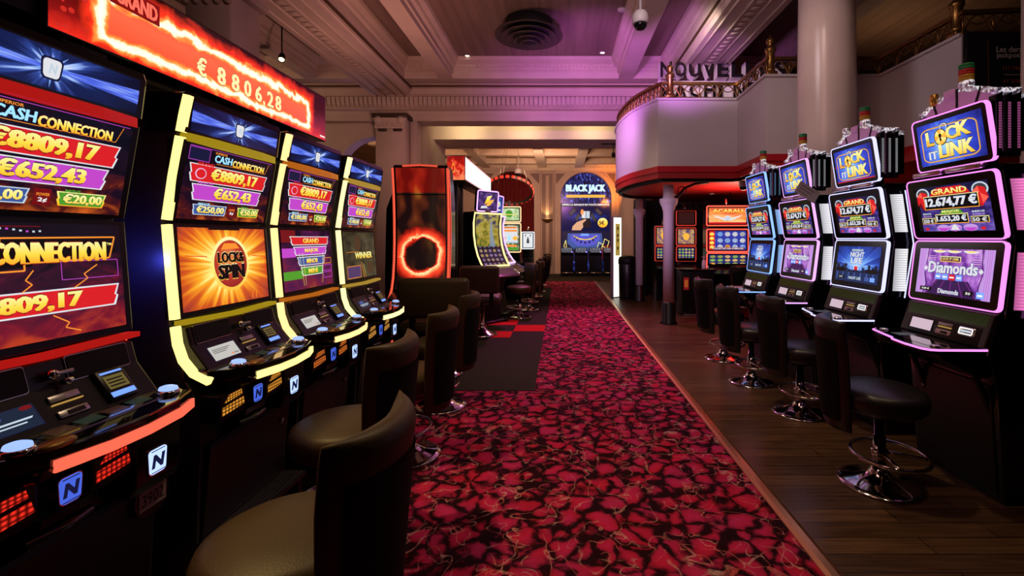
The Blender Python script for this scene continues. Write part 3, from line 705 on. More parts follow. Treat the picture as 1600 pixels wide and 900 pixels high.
def lower_ladder(p):
    p.back(STAIRS); p.rect(0, .80, .26, 1.0, E_DRED, 1); p.rect(0, .55, .24, .70, E_PURPLE, 1); p.rect(0, .18, .34, .32, E_GREEN, 1)
    for k, (t, m) in enumerate((('GRAND', E_RED), ('MAJOR', E_PURPLE), ('MINOR', E_BLUE), ('MINI', E_GREEN))):
        w = .39-.055*k; v = .76-.175*k
        p.banner(.55-w, v, .55+w, v+.125, m, E_PALE, 2, .014, .04); p.text(t, .55-w*.42, v+.02, .55+w*.42, v+.105, E_GOLD, 6, .01, .05, E_DRED, .09)
    for a, b in ((.30, .36), (.80, .74), (.36, .40)): p.line([(a, .62), (b, .05)], .008, E_YEL, 5)
    for k in range(3): p.line([(.78, .50-.13*k), (.97, .50-.13*k), (.97, .40-.13*k), (.78, .40-.13*k)], .010, E_ORANGE if k == 0 else E_PURPLE, 4, True)
def lower_winner(p):
    p.back(OLIVE)
    for u in (.18, .42, .66, .9): p.line([(u, .0), (u, 1)], .006, E_BLACK, 1)
    p.disc(.42, .76, .10, .17, emit('e_brown', (.10, .05, .02), .7), 1)
    p.text('WINNER', .30, .42, .86, .56, E_YEL, 6, .02, .05, emit('e_olive', (.16, .13, .02), .8), .12)
    p.line([(.08, .57), (.44, .575)], .008, E_ORANGE, 3)
    p.rect(.06, .02, .46, .27, emit('e_violet_panel', (.10, .05, .16), .8), 2); p.line([(.06, .02), (.46, .02), (.46, .27), (.06, .27)], .012, E_ORANGE, 3, True)
    p.line([(.56, .0), (.50, .34)], .016, E_ORANGE, 4); p.line([(.62, .0), (.56, .30)], .010, E_GOLD, 4)
    p.disc(.78, .2, .09, .14, emit('e_brown', (.10, .05, .02), .7), 1)

# body outline (depth towards the player, height)
BODY_L = [(-.42, .0), (.10, .0), (.13, .60), (.12, .76), (.06, .90), (.03, 1.08), (-.004, 1.13), (-.034, 1.56), (.028, 1.93), (.048, 2.09), (.02, 2.115), (-.42, 2.115)]
def cash_cabinet(X, Yc, color, label, small, cents, lower, note, strip_s=1.0, plate=False):
    r = thing('slot_machine', label, 'slot machine', (X, Yc, .008), 0, 'row of slot machines with blue ray headers')
    sc, ss = STRIPS[color]; SM = strip_mat(color, sc, ss*strip_s); BM_ = emit('bar_'+color, BARS[color], .55)
    m = MB(); m.prism(BODY_L, 'y', -HW+.012, HW-.012, FLANK, .006); m.build('body', None, r)
    # header
    m = MB(); m.prism([(.0, 1.945), (.066, 1.945), (.085, 2.09), (.075, 2.118), (-.10, 2.118), (-.10, 1.945)], 'y', -HW, HW, BLACK, .01); hd = m.build('header', None, r)
    p = Panel((.0695, -.292, 1.958), (0, .584, 0), (.0165, 0, .125)); p.back(HEADER)
    p.poly([(.0, .30), (.0, .70), (.45, .56), (.45, .46)], HBEAM, .3); p.poly([(1, .70), (1, .30), (.55, .46), (.55, .56)], HBEAM2, .3)
    for k in range(10):
        a = .3+k*PI/5; l = .85 if k % 2 else .6; p.poly([(.5+.012*math.cos(a+1.2), .5+.06*math.sin(a+1.2)), (.5+.15*l*math.cos(a), .5+.56*l*math.sin(a)), (.5+.012*math.cos(a-1.2), .5+.06*math.sin(a-1.2))], E_HRAY, .6)
    BD = rrect(1, 1, .22); p.poly([(.5+.104*a*(1+.2*b), .5+.56*b) for a, b in BD], E_NAVY, 1); p.poly([(.5+.084*a*(1+.2*b), .5+.46*b) for a, b in BD], E_PALE, 2); p.text('N', .485, .38, .518, .62, E_SILVER, 4, .02, .05)
    p.build('header_screen', hd)
    m = MB(); m.tube([(.045, -.30, 1.928), (.068, -.15, 1.926), (.073, 0, 1.925), (.068, .15, 1.926), (.045, .30, 1.928)], .02, BM_, flat=(.018, .02, (0, 0, 1))); m.build('light_bar', None, r)
    m = MB(); m.tube([(.040, -.315, 1.128), (.058, 0, 1.124), (.040, .315, 1.128)], .02, BM_, flat=(.009, .022, (0, 0, 1))); m.build('light_bar', None, r)
    # screens
    m = MB(); m.prism([(-.01, 1.565), (.002, 1.565), (.062, 1.915), (.05, 1.925), (-.01, 1.925)], 'y', -HW+.006, HW-.006, BLACKP, .008); su = m.build('upper_screen', None, r)
    p = Panel((.0048, -.29, 1.578), (0, .58, 0), (.0558, 0, .327)); cash_upper(p, small, '\u20ac652,43', cents); p.build('display', su)
    m = MB(); m.prism([(-.02, 1.145), (.036, 1.145), (.004, 1.555), (-.02, 1.555)], 'y', -HW+.006, HW-.006, BLACKP, .008); sl = m.build('lower_screen', None, r)
    p = Panel((.0365, -.288, 1.168), (0, .576, 0), (-.0285, 0, .372)); lower(p); p.build('display', sl)
    # edge light strips: three lengths on each flank
    for s in (-1, 1):
        y = s*(HW-.008)
        segs = [[(.052, 2.10), (.034, 2.02), (.020, 1.945)], [(.018, 1.925), (-.012, 1.76), (-.040, 1.57)], [(-.040, 1.55), (-.024, 1.35), (-.006, 1.145)], [(-.004, 1.115), (.006, 1.04), (.030, .97), (.075, .915), (.145, .880)]]
        for q in segs:
            m = MB(); m.tube([(d+(.030 if s < 0 else -.012), y, z) for d, z in q], .02, SM, flat=(.012, .0145, (0, 1, 0))); m.build('light_strip', None, r)
    # sloping panel with speakers, slots and the note screen
    m = MB(); m.prism([(.02, 1.112), (.055, 1.105), (.075, 1.03), (.165, .905), (.02, .90)], 'y', -HW+.03, HW-.03, BLACKP, .008); pn = m.build('service_panel', None, r)
    for y0, y1 in ((-.27, -.06), (.05, .26)):
        p = Panel((.0585, y0, 1.036), (0, y1-y0, 0), (-.0, 0, .001))
        m = MB(); P = rrect(y1-y0, .085, .01); M = Matrix.Translation((.0655, (y0+y1)/2, 1.068)) @ Matrix.Rotation(-.26, 4, 'Y')
        m.prism(P, 'x', -.004, .004, STEEL, M=M); m.prism([(a*.965, b*.92) for a, b in P], 'x', .004, .007, BLACKM, M=M); m.build('speaker', None, r)
    M = Matrix.Translation((.078, -.005, 1.065)) @ Matrix.Rotation(PI/2-.2, 4, 'Y')
    m = MB(); m.lathe([(0, 0), (.016, 0), (.016, .012), (.011, .02), (0, .02)], (0, 0, 0), 16, CHROME, M); m.lathe([(0, 0), (.010, 0), (.010, .03), (0, .032)], (.03, .03, 0), 12, CHROME, M); m.box(-.006, .006, -.002, .05, .015, .024, STEEL, .003, M=M); m.build('key_lock', None, r)
    sl_ = Vector((.09, 0, -.125)).normalized(); U = Vector((0, 1, 0))
    def onpanel(y0, y1, t0, t1):   # panel on the lower slope, t from its top downwards
        a = Vector((.0765, 0, 1.030))+sl_*t1; return Panel(a+U*y0, U*(y1-y0), -sl_*(t1-t0))
    p = onpanel(-.235, -.075, .035, .105); p.back(E_NAVY, .03)
    if note: 
        p.rect(0, 0, 1, 1, E_NOTE, 1)
        for k in range(3): p.rect(.08, .72-.12*k, .75-.1*k, .77-.12*k, E_TEXTG, 2)
        p.disc(.70, .18, .035, .07, E_ORANGE, 2); p.rect(.76, .14, .94, .2, E_TEXTG, 2)
    else:
        p.rect(0, 0, 1, 1, emit('e_dim_blue', (.012, .03, .07), .6), 1); p.rect(0, .40, .9, .48, E_SILVER, 2, .03); p.rect(.1, .25, .8, .31, E_SILVER, 2); p.disc(.9, .9, .10, .10, E_DRED, 2); p.disc(.3, .72, .2, .16, E_BLUE, 2) 
    p.build('note_display', pn)
    m = MB()
    q = onpanel(-.035, .055, .03, .115); M = Matrix(((0, q.n.x, -sl_.x, 0), (1, q.n.y, 0, 0), (0, q.n.z, -sl_.z, 0), (0, 0, 0, 1))); M.translation = q.p(.5, .5)
    m.box(-.045, .045, 0, .006, .018, .040, STEEL, .003, M=M); m.box(-.045, .045, .0, .008, .006, .010, emit('e_slot_gold', (.9, .5, .12), .5), .001, M=M); m.box(-.045, .045, 0, .006, -.04, -.015, STEEL, .003, M=M); m.box(-.02, .03, .005, .0075, -.036, -.022, BLACKM, M=M)
    m.build('ticket_slot', None, r)
    q = onpanel(.115, .215, .0, .115); M = Matrix(((0, q.n.x, -sl_.x, 0), (1, q.n.y, 0, 0), (0, q.n.z, -sl_.z, 0), (0, 0, 0, 1))); M.translation = q.p(.5, .5)
    m = MB(); m.box(-.05, .05, 0, .014, -.06, .058, BLACKP, .006, M=M); bv = m.build('bill_acceptor', None, r)
    p = Panel(M @ Vector((-.042, .0145, -.052)), (0, .084, 0), -sl_*.105); p.rect(0, .02, 1, .20, E_LBLUE, 1); p.rect(.05, .86, .95, .93, E_LBLUE, 1); p.rect(.08, .30, .92, .78, emit('e_slot_label', (.22, .17, .04), .6), 1)
    for k in range(3): p.rect(.15, .38+.12*k, .8, .43+.12*k, E_BLACK, 2)
    p.build('slot_light', bv)
    # deck with touch screen and buttons
    out = [(.06, -HW+.01), (.16, -HW+.01), (.215, -.27), (.275, -.18), (.305, -.04), (.31, .08), (.295, .22), (.262, HW-.01), (.06, HW-.01)]
    def dz(d): return .930-.075*(d-.06)
    m = MB(); vv = m.prism(out, 'z', -.052, 0, DECK, .006)
    for v in vv: v.co.z += dz(v.co.x)
    m.build('deck', None, r)
    def deckpt(d, y, e=.0015): return Vector((d, y, dz(d)+e))
    p = Panel(deckpt(.245, -.13), (0, .36, 0), deckpt(.135, 0)-deckpt(.245, 0)); p.back(GLASSB)
    for k in range(4): p.rect(.06+.23*k, .30, .24+.23*k, .78, emit('e_deck_tile%d' % (k % 2), ((.05, .018, .01), (.02, .035, .025))[k % 2], .6), 1, .02)
    p.rect(.05, .05, .95, .16, emit('e_deck_row', (.03, .012, .03), .6), 1); p.build('touch_screen', r)
    tn = Vector((.075, 0, 1)).normalized().to_track_quat('Z', 'X').to_matrix().to_4x4()
    for (d, y, kind) in ((.215, -.205, 'b'), (.262, -.155, 'o'), (.215, .262, 'b')):
        M = Matrix.Translation(deckpt(d, y)) @ tn; m = MB()
        if kind == 'b':
            m.lathe([(0, 0), (.036, 0), (.036, .008), (.031, .014), (0, .014)], (0, 0, 0), 24, CHROME, M); m.lathe([(.029, .0145), (.027, .022), (.018, .026), (0, .027)], (0, 0, 0), 24, E_BTN, M)
        else: m.lathe([(0, 0), (.034, 0), (.034, .006), (.026, .014), (0, .016)], (0, 0, 0), 24, BRONZE, M, sx=.8, sy=1.5)
        m.build('button', None, r)
    m = MB(); m.tube([(d+.002, y, dz(d)-.048) for d, y in ((.278, -.175), (.29, -.12), (.304, -.04), (.309, .08), (.296, .22), (.264, .312))], .02, SM2 if color == 'red' else SM, flat=(.0165, .006, (0, 0, 1))); m.build('deck_light', None, r)
    m = MB(); m.prism([(.06, .90), (.28, .865), (.27, .835), (.21, .82), (.12, .745), (.06, .745)], 'y', -.21, .30, BLACK, .008); m.build('deck_skirt', None, r)
    # lower front: louvre lamps, badges and tray
    LV = louvre_mat(color, {'red': (1, .03, .015), 'yellow': (1, .38, .04), 'orange': (1, .22, .03), 'cream': (1, .45, .08)}[color])
    for y0, y1, sk in ((-.305, -.165, 1), (.0, .115, -1)):
        p = Panel((.216, y0, .725), (0, y1-y0, 0), (.0, 0, .085)); p.poly([(.0, .0), (1, .15), (.93, .55), (.0, .42)], LV, 1); p.poly([(.1, .60), (.9, .70), (.84, 1.0), (.3, .95)], LV, 1)
        q = MB(); q.prism([(.12, .70), (.205, .70), (.215, .725), (.215, .815), (.12, .82)], 'y', y0-.01, y1+.01, BLACKP, .006); lo = q.build('louvre', None, r)
        p.build('louvre_light', lo)
    emblem(r, (.216, -.075, .752), .065, .084, .0, 'small_emblem', E_SIGND); emblem(r, (.226, .205, .700), .075, .094, .0, 'large_emblem')
    m = MB(); m.prism([(.10, .60), (.20, .60), (.222, .64), (.222, .80), (.10, .80)], 'y', .125, HW-.012, BLACK, .008); m.build('side_box', None, r)
    m = MB(); m.prism([(.12, .68), (.212, .70), (.205, .67), (.145, .62), (.12, .62)], 'y', -.15, .0, BLACK, .006)
    m.grid([[(.14+.085*math.sin(PI*j/8*.9)*(1-.25*abs(i-4)/4), -.17+.0225*i, .60+.07*(j/8)) for j in range(9)] for i in range(9)], BLACK); m.build('coin_tray', None, r)
    # lower door lines, foot plate
    m = MB(); m.prism([(.105, .06), (.155, .58), (.150, .60), (.10, .60), (.09, .06)], 'y', -.29, .29, BLACKP, .006); dr = m.build('door', None, r)
    m = MB(); m.lathe([(0, 0), (.014, 0), (.014, .006), (0, .008)], (0, 0, 0), 14, STEEL, Matrix.Translation((.152, .22, .50)) @ Matrix.Rotation(PI/2, 4, 'Y')); m.build('lock', None, dr)
    m = MB(); m.box(.08, .235, -.31, .31, .16, .185, BLACKP, .004)
    for k in range(6): m.box(.10+.022*k, .108+.022*k, -.30, .30, .185, .191, STEEL)
    for s in (-.27, .27): m.box(.08, .22, s-.015, s+.015, .0, .16, BLACKP)
    m.build('footrest', None, r)
    if plate:
        m = MB(); P = [( .062*math.copysign(abs(math.cos(a))**.7, math.cos(a)), .058*math.copysign(abs(math.sin(a))**.9, math.sin(a))) for a in [2*PI*k/28 for k in range(28)]]
        M = Matrix.Translation((.165, .252, .545)); m.prism([(a*1.12, b*1.12) for a, b in P], 'x', -.004, .002, BLACK, M=M); m.box(.002, .004, -.055, .055, -.035, .035, mat('number_plate', (.32, .27, .24), .5), .0, M=M)
        V, F, N, a = text_mesh('3902', .0)
        for f in F: m.face([M @ Vector((.0046, -.044+.088*V[i][0], -.022+.044*V[i][1])) for i in f], BLACKM)
        m.build('number_plate', None, r)
    return r
E_BTN = emit('e_button', (.30, .45, 1.0), 1.3); SM2 = emit('strip_deck_red', (1, .13, .07), 1.25)

XL = -1.664
cash_cabinet(XL, 1.42, 'red', 'slot machine with red light bars and a cash screen, nearest the camera', ('\u20ac500,00', '\u20ac20,00'), '2\u00a2', lower_connection, False, plate=True)
cash_cabinet(XL, 2.255, 'yellow', 'slot machine with yellow light strips and a fiery orb on its screen', ('\u20ac250,00', '\u20ac50,00'), '5\u00a2', lower_orb, True)
cash_cabinet(XL, 2.98, 'orange', 'slot machine with orange light strips and a ladder of prize banners', ('\u20ac100,00', '\u20ac20,00'), '2\u00a2', lower_ladder, True)
cash_cabinet(XL, 3.75, 'cream', 'slot machine with dim olive screen reading WINNER, at the end of the row', ('\u20ac100,00', '\u20ac10,00'), '1\u00a2', lower_winner, False)

# blue lamps glowing in the gaps between the machines
for Yg, pw, lbl in ((1.765, .55, 'blue lamp in the gap between the first and second machines'), (2.598, .10, 'blue lamp in the gap between the orb and the prize ladder machines')):
    r = thing('blue_lamp', lbl, 'lamp', (-1.86, Yg, 1.36), 0, 'blue lamps between machines')
    m = MB(); m.box(-.02, .02, -.015, .0, -.16, .16, BLACKP, .003); m.build('lamp_body', None, r)
    m = MB(); m.box(-.012, .012, .0, .004, -.12, .12, emit('e_blue_lamp', (.03, .04, 1.0), .8)); m.build('lens', None, r)
    lamp('AREA', 'blue_glow', (-1.80, Yg+.012, 1.40), (-1.74, Yg+.3, 1.40), pw, (.07, .09, 1), .06)
lamp('AREA', 'blue_kick_light', (-1.55, 2.3, .58), (-.8, 2.3, .55), 2.2, (.1, .14, 1), .2)

# ------------------------------------------------------------------ jackpot sign over the row
r = thing('jackpot_sign', 'long red LED jackpot sign with flames above the row of machines', 'sign', (-1.72, 0, 2.205))
Y0, Y1, HT = 1.52, 3.34, .325
m = MB(); m.box(-.26, 0, Y0, Y1, 0, HT, BLACK, .006); m.box(-.34, -.02, 1.12, Y0, .03, HT+.02, BLACKM, .006); m.build('casing', None, r)
LEDF = m_flameframe('jackpot_flames', 1.80, .31, .10, .875, .14, .68, 1.25)
p = Panel((.0015, Y0+.008, .008), (0, Y1-Y0-.016, 0), (0, 0, HT-.016), .0015); p.back(LEDF)
p.rect(.115, .62, .235, .90, emit('e_tag_red', (.30, .004, .004), .8), 1); p.text('GRAND', .125, .65, .226, .86, emit('e_tag_text', (1, .16, .10), 1.1), 4, 0, .05, E_DRED, .09)
p.text('JACKPOT', .42, .74, .53, .83, E_LRED, 2, 0, .03)
for k, ch in enumerate('\u20ac8806,28'):
    u = (.345, .415, .470, .522, .572, .608, .630, .672)[k]; w = .030 if ch != ',' else .010
    p.text(ch, u, .20 if ch != ',' else .15, u+w, .49 if ch != ',' else .26, emit('e_jack_digits', (1, .80, .38), 1.15), 4, 0, .05, E_DRED, .08)
p.rect(.955, .05, .992, .08, E_WHITE, 3)
random.seed(3)
for k in range(26): 
    u, v = random.uniform(.01, .07), random.uniform(.05, .95); s = random.choice((.003, .004, .006)); p.disc(u, v, s, s*5.5, emit('e_spark', (.8, .03, .02), .8), 1, 8)
p.build('led_face', r)
for y in (1.66, 2.56, 3.05):
    m = MB(); m.box(-.20, -.10, y-.04, y+.04, -.075, .0, BLACKM, .004); m.box(-.16, .0, y-.09, y+.07, -.035, -.012, BLACKM, .004)
    m.lathe([(0, 0), (.007, 0), (.007, .003), (0, .004)], (0, 0, 0), 10, STEEL, Matrix.Translation((-.098, y, -.045)) @ Matrix.Rotation(PI/2, 4, 'Y')); m.build('bracket', None, r)

# ------------------------------------------------------------------ swivel stools
LEATH = mat('black_leather_warm_lit', (.046, .028, .010), .46, spec=.35, bump=(160, .10)); LEATHN = mat('black_leather_cool_lit', (.014, .012, .013), .36, spec=.5, bump=(160, .10)); LEATHD = mat('dark_fabric_back', (.006, .005, .005), .8, spec=.15, bump=(200, .3))  # same black leather twice: left copy has warm lamplight put into its colour
CHR2 = mat('stool_chrome', (.66, .62, .60), .09, 1.)
SM_ = {}
def stool_meshes():
    m = MB()
    def rim(a): return .235 if True else 0
    m.lathe([(0, .455), (.15, .455), (.215, .465), (.240, .49), (.248, .53), (.248, .555), (.238, .580), (.21, .595), (.10, .605), (0, .607)], (0, 0, 0), 40, LEATH)
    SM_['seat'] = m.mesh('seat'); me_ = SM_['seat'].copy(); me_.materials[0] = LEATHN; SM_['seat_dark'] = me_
    # backrest shell
    m = MB(); n = 15; rows = [(.34, .55), (.36, .85), (.42, 1), (.52, 1), (.62, 1), (.72, 1.0), (.82, 1.05), (.90, 1.15), (.955, 1.22), (.985, 1.0), (1.0, .62), (1.006, .15)]
    rings = []
    for z, tk in rows:
        t = (z-.34)/.66; hwid = (.165+.06*min(1, t*1.4)); lean = -.045*max(0, t)**1.3
        out_, in_ = [], []
        for i in range(n):
            s = -1+2*i/(n-1); y = hwid*math.sin(s*PI/2)**1 if False else hwid*s
            th = .040*tk*max(.12, (1-abs(s)**5)); x = -.262+lean+.085*abs(s)**2.2
            out_.append((x-th, y*1.0, z)); in_.append((x+th, y*.985, z))
        rings.append(out_+in_[::-1])
    R = [list(q)+[q[0]] for q in rings]
    m.grid([[R[j][i] for j in range(len(rings))] for i in range(len(R[0]))], LEATH)
    m.face(rings[-1], LEATH, smooth=True); m.face(rings[0][::-1], LEATH)
    bmesh.ops.remove_doubles(m.bm, verts=m.bm.verts, dist=1e-5); bmesh.ops.recalc_face_normals(m.bm, faces=m.bm.faces)
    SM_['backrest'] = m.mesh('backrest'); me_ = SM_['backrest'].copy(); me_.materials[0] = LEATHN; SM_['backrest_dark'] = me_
    m = MB(); rows2 = [.40, .5, .6, .7, .8, .885]
    G = []
    for i in range(9):
        s = -1+2*i/8; col_ = []
        for z in rows2:
            t = (z-.34)/.66; hw2 = (.165+.06*min(1, t*1.4))*.86; x = -.262-.045*t**1.3+.085*abs(s*.86)**2.2; th = .040*max(.12, 1-abs(s*.86)**5)*(1.05 if z > .8 else 1)
            col_.append((x-th-.011, hw2*s, z))
        G.append(col_)
    m.grid(G, LEATHD); SM_['back_panel'] = m.mesh('back_panel')
    m = MB(); m.box(-.24, -.10, -.06, .06, .435, .455, BLACKM, .005); m.box(-.10, .12, -.10, .10, .425, .455, BLACKM, .008); SM_['seat_bracket'] = m.mesh('seat_bracket')
    m = MB(); m.lathe([(.034, .05), (.034, .30), (.028, .30), (.028, .43)], (0, 0, 0), 24, CHR2); SM_['column'] = m.mesh('column')
    m = MB(); m.lathe([(.0, 0), (.222, 0), (.225, .006), (.220, .013), (.19, .022), (.13, .034), (.08, .055), (.05, .085), (.042, .11), (.0, .115)], (0, 0, 0), 48, CHR2); SM_['base'] = m.mesh('base')
    m = MB(); P = [(.05+.20*math.cos(2*PI*k/40), .215*math.sin(2*PI*k/40), .19) for k in range(40)]; m.tube(P, .0115, CHR2, True, 8)
    m.tube([(.03, 0, .20), (.14, 0, .195), (.25, 0, .19)], .010, CHR2); m.tube([(.0, .03, .20), (.03, .12, .195), (.05, .213, .19)], .010, CHR2); m.tube([(.0, -.03, .20), (.03, -.12, .195), (.05, -.213, .19)], .010, CHR2)
    m.lathe([(.035, .175), (.046, .178), (.046, .215), (.035, .218)], (0, 0, 0), 20, CHR2); SM_['footrest'] = m.mesh('footrest')
stool_meshes()
def stool(x, y, rz, label, group, z=.0, back_dz=0., back_dx=0., parts=('base', 'column', 'footrest', 'seat_bracket', 'seat', 'backrest', 'back_panel')):
    r = thing('swivel_stool', label, 'stool', (x, y, z), rz, group)
    for k in parts:
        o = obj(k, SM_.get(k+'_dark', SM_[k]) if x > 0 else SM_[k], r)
        if k in ('backrest', 'back_panel'): o.location = (back_dx, 0, back_dz)
    return r
GL = 'stools along the left machines'; GR = 'stools along the pink and white machines'
stool(-.84, 1.41, PI-.10, 'black leather swivel stool in front of the red lit machine, nearest the camera', GL, .008, back_dz=-.05, back_dx=-.03)
stool(-1.06, 2.25, PI-.08, 'black leather swivel stool facing the machine with the fiery orb', GL, .008)
stool(-1.05, 3.13, PI-.05, 'black leather swivel stool facing the machine with prize banners', GL, .008)
stool(-1.06, 4.05, PI+.0, 'black leather swivel stool facing the dim WINNER machine', GL, .008)
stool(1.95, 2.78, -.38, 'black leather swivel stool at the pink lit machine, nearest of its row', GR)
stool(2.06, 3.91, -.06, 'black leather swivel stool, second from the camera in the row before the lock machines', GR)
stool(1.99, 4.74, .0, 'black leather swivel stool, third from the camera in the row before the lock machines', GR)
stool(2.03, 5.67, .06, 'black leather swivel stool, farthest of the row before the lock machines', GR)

# ------------------------------------------------------------------ lock machines on the wood floor
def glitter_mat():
    x = NX('silver_glitter_sparkle_lit'); t = x.n('ShaderNodeTexCoord'); v = x.n('ShaderNodeTexVoronoi'); v.inputs['Scale'].default_value = 70.; x.nt.links.new(t.outputs['Object'], v.inputs['Vector'])
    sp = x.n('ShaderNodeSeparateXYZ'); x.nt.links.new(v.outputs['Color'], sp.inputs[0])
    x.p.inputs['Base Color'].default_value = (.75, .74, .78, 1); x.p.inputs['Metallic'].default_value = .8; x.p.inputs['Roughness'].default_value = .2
    x.put(x.p.inputs['Emission Color'], x.ramp(sp.outputs[0], [(.3, (.05, .04, .06)), (.6, (.35, .30, .38)), (.85, (1, .95, 1))])); x.p.inputs['Emission Strength'].default_value = .65  # random cells glow, standing in for light sparkling on the crystals
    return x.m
LOCKBG = m_radial('lock_sign_blue', .42, .45, 1.6, [(0, (.45, .80, 1)), (.30, (.12, .28, .95)), (.62, (.035, .06, .62)), (1, (.012, .018, .20))], strength=1.0, rays=.35, nrays=5.)
PRIZEBG = m_cloud('prize_background', [(.3, (.012, .010, .05)), (.5, (.035, .02, .16)), (.7, (.12, .07, .40)), (.9, (.4, .25, .8))], 5., .5, .9, 4.)
DIAMBG = m_cloud('theatre_purple', [(.3, (.06, .012, .16)), (.5, (.22, .05, .40)), (.7, (.50, .18, .72)), (.9, (.85, .50, .95))], 4., -.15, .9, 3., .3, 3., .35)
NIGHTBG = m_radial('night_rays', .5, .40, 1.25, [(0, (.75, .88, 1)), (.16, (.20, .45, 1)), (.40, (.03, .09, .55)), (.75, (.008, .015, .14)), (1, (.004, .004, .03))], rays=.8, nrays=7., strength=1.0, scale=.9)
E_GOLDO = emit('e_gold_orange', (1, .50, .06), 1.0); E_GDARK = emit('e_brown_edge', (.06, .012, .03), .6); E_GREY = emit('e_grey', (.08, .08, .10), .6); E_LILAC = emit('e_lilac', (.62, .36, .85), .9); E_DPURP = emit('e_deep_purple', (.05, .012, .10), .8)
PINKPL = emit('pink_panel_neon_lit', (.62, .26, .52), .16, base=(.55, .25, .45)); GLIT = glitter_mat()  # faint glow put into the pink stands in for neon light on it
CHIPG = mat('chip_green', (.02, .30, .10), .35, bump=(120, .6)); CHIPR = mat('chip_red', (.60, .02, .025), .35, bump=(120, .6)); CHIPY = mat('chip_yellow', (.65, .36, .03), .35, bump=(120, .6)); GOLDP = mat('gold_plastic', (.80, .50, .10), .22, .8)

def lock_sign(p, washed=False):
    p.back(LOCKBG)
    for k in range(14):
        for j in range(3): p.disc(.62+.03*k if k < 12 else .94, .95-.045*j-.02*(k % 2), .006, .009, E_NAVY, 1, 8)
    P = rrect(.86, .80, .13, 5); p.line([(.49+a, .47+b) for a, b in P], .032, E_GOLDO, 1, True); p.line([(.49+a*1.015, .47+b*1.02) for a, b in P], .008, E_GDARK, 2, True)
    # letters
    p.text('L', .15, .46, .27, .80, E_YEL, 5, .0, .06, E_GDARK, .11); p.text('L', .155, .465, .262, .60, E_GOLDO, 6, 0, .06)
    p.text('C', .47, .52, .63, .82, E_YEL, 5, 0, .07, E_GDARK, .12); p.text('K', .64, .54, .83, .86, E_YEL, 5, 0, .07, E_GDARK, .12)
    p.text('IT', .16, .13, .30, .32, E_PALE, 5, 0, .05, E_GDARK, .10)
    p.text('LINK', .33, .13, .85, .45, E_YEL, 5, .02, .07, E_GDARK, .12)
    p.line([(.40, .76), (.39, .87), (.43, .91), (.49, .91), (.51, .87), (.50, .76)], .045, E_GREY, 5); p.line([(.395, .80), (.395, .87), (.43, .905), (.48, .905), (.50, .87), (.495, .80)], .018, E_WHITE, 6)
    p.disc(.385, .62, .105, .20, E_GDARK, 5, 32); p.disc(.385, .62, .092, .178, E_GOLDO, 6, 32)
    for a in (30, 120, 210, 300): p.poly([(.385, .62)]+[(.385+.090*math.cos(math.radians(a+t)), .62+.174*math.sin(math.radians(a+t))) for t in (0, 15, 30, 45)], E_YEL, 7)
    p.disc(.385, .655, .024, .045, E_BLACK, 8, 16); p.poly([(.37, .53), (.40, .53), (.394, .66), (.376, .66)], E_BLACK, 8)
    if washed: p.rect(.0, .0, 1, .03, E_RED, 2); p.rect(.0, .50, .42, .515, E_RED, 9)
def lock_prizes(p):
    p.back(PRIZEBG)
    p.rect(0, .0, .06, 1, E_BLACK, 0.5)
    # ribbon and boards
    for cu, sg in ((.13, 1), (.90, -1)):
        p.disc(cu, .84, .10, .14, E_SILVER, 1, 24); p.disc(cu, .84, .08, .11, E_GREY, 2, 24)
        p.poly([(cu-.09, .80), (cu-.02, .90), (cu+.06, .86), (cu+.09, .66), (cu, .48), (cu-.09, .60)], E_RED, 3)
        for q in (((-.09, .80), (0, .76), (-.02, .90)), ((0, .76), (.09, .66), (.02, .55))): p.poly([(cu+a, b) for a, b in q], emit('e_ruby', (1, .12, .08), 1.0), 4)
        p.poly([(cu-.09, .60), (cu-.04, .66), (cu, .48)], E_DRED, 4)
    p.poly([(.24, .79), (.78, .79), (.75, .88), (.70, .90), (.68, .96), (.34, .96), (.32, .90), (.27, .88)], E_RED, 3)
    p.text('GRAND', .27, .81, .75, .935, E_YEL, 6, 0, .05, E_DRED, .10)
    p.rect(.14, .485, .875, .785, E_GOLD, 4); p.rect(.148, .50, .867, .772, E_BLACK, 5); p.text('12.674,77 \u20ac', .165, .525, .855, .75, E_PALE, 8, 0, .07, emit('e_digit_edge', (.05, .12, .35), .8), .10)
    p.poly([(.34, .375), (.66, .375), (.62, .47), (.38, .47)], E_GREEN, 3); p.text('MAJOR', .38, .385, .62, .455, E_YEL, 6, 0, .04, E_NAVY, .08)
    p.rect(.275, .165, .715, .375, E_GOLD, 4); p.rect(.282, .18, .708, .36, E_BLACK, 5); p.text('1.653,20 \u20ac', .295, .20, .695, .345, E_PALE, 8, 0, .06, emit('e_digit_edge', (.05, .12, .35), .8), .09)
    for u0, u1, t, w in ((.07, .265, '250 \u20ac', 'MINOR'), (.745, .96, '50 \u20ac', 'MINI')):
        p.rect(u0, .165, u1, .30, E_GOLD, 4); p.rect(u0+.006, .177, u1-.006, .288, E_BLACK, 5); p.text(t, u0+.02, .19, u1-.02, .275, E_PALE, 8, 0, .05); p.text(w, u0+.03, .375, u1-.04, .415, E_SILVER, 6, 0, .04); p.text('BONUS', u0+.03, .32, u1-.04, .355, E_LILAC, 6)
    for cu in (.36, .52, .72): p.disc(cu, .07, .09, .075, E_LILAC, 2, 20); p.poly([(cu-.09, .07), (cu+.09, .07), (cu+.03, -.0), (cu-.03, 0)], E_PURPLE, 2.5)
    p.poly([(.46, .02), (.58, .02), (.535, .14), (.505, .14)], E_PALE, 3); p.rect(.10, .02, .15, .08, E_RED, 3); p.rect(.85, .02, .90, .08, E_RED, 3)
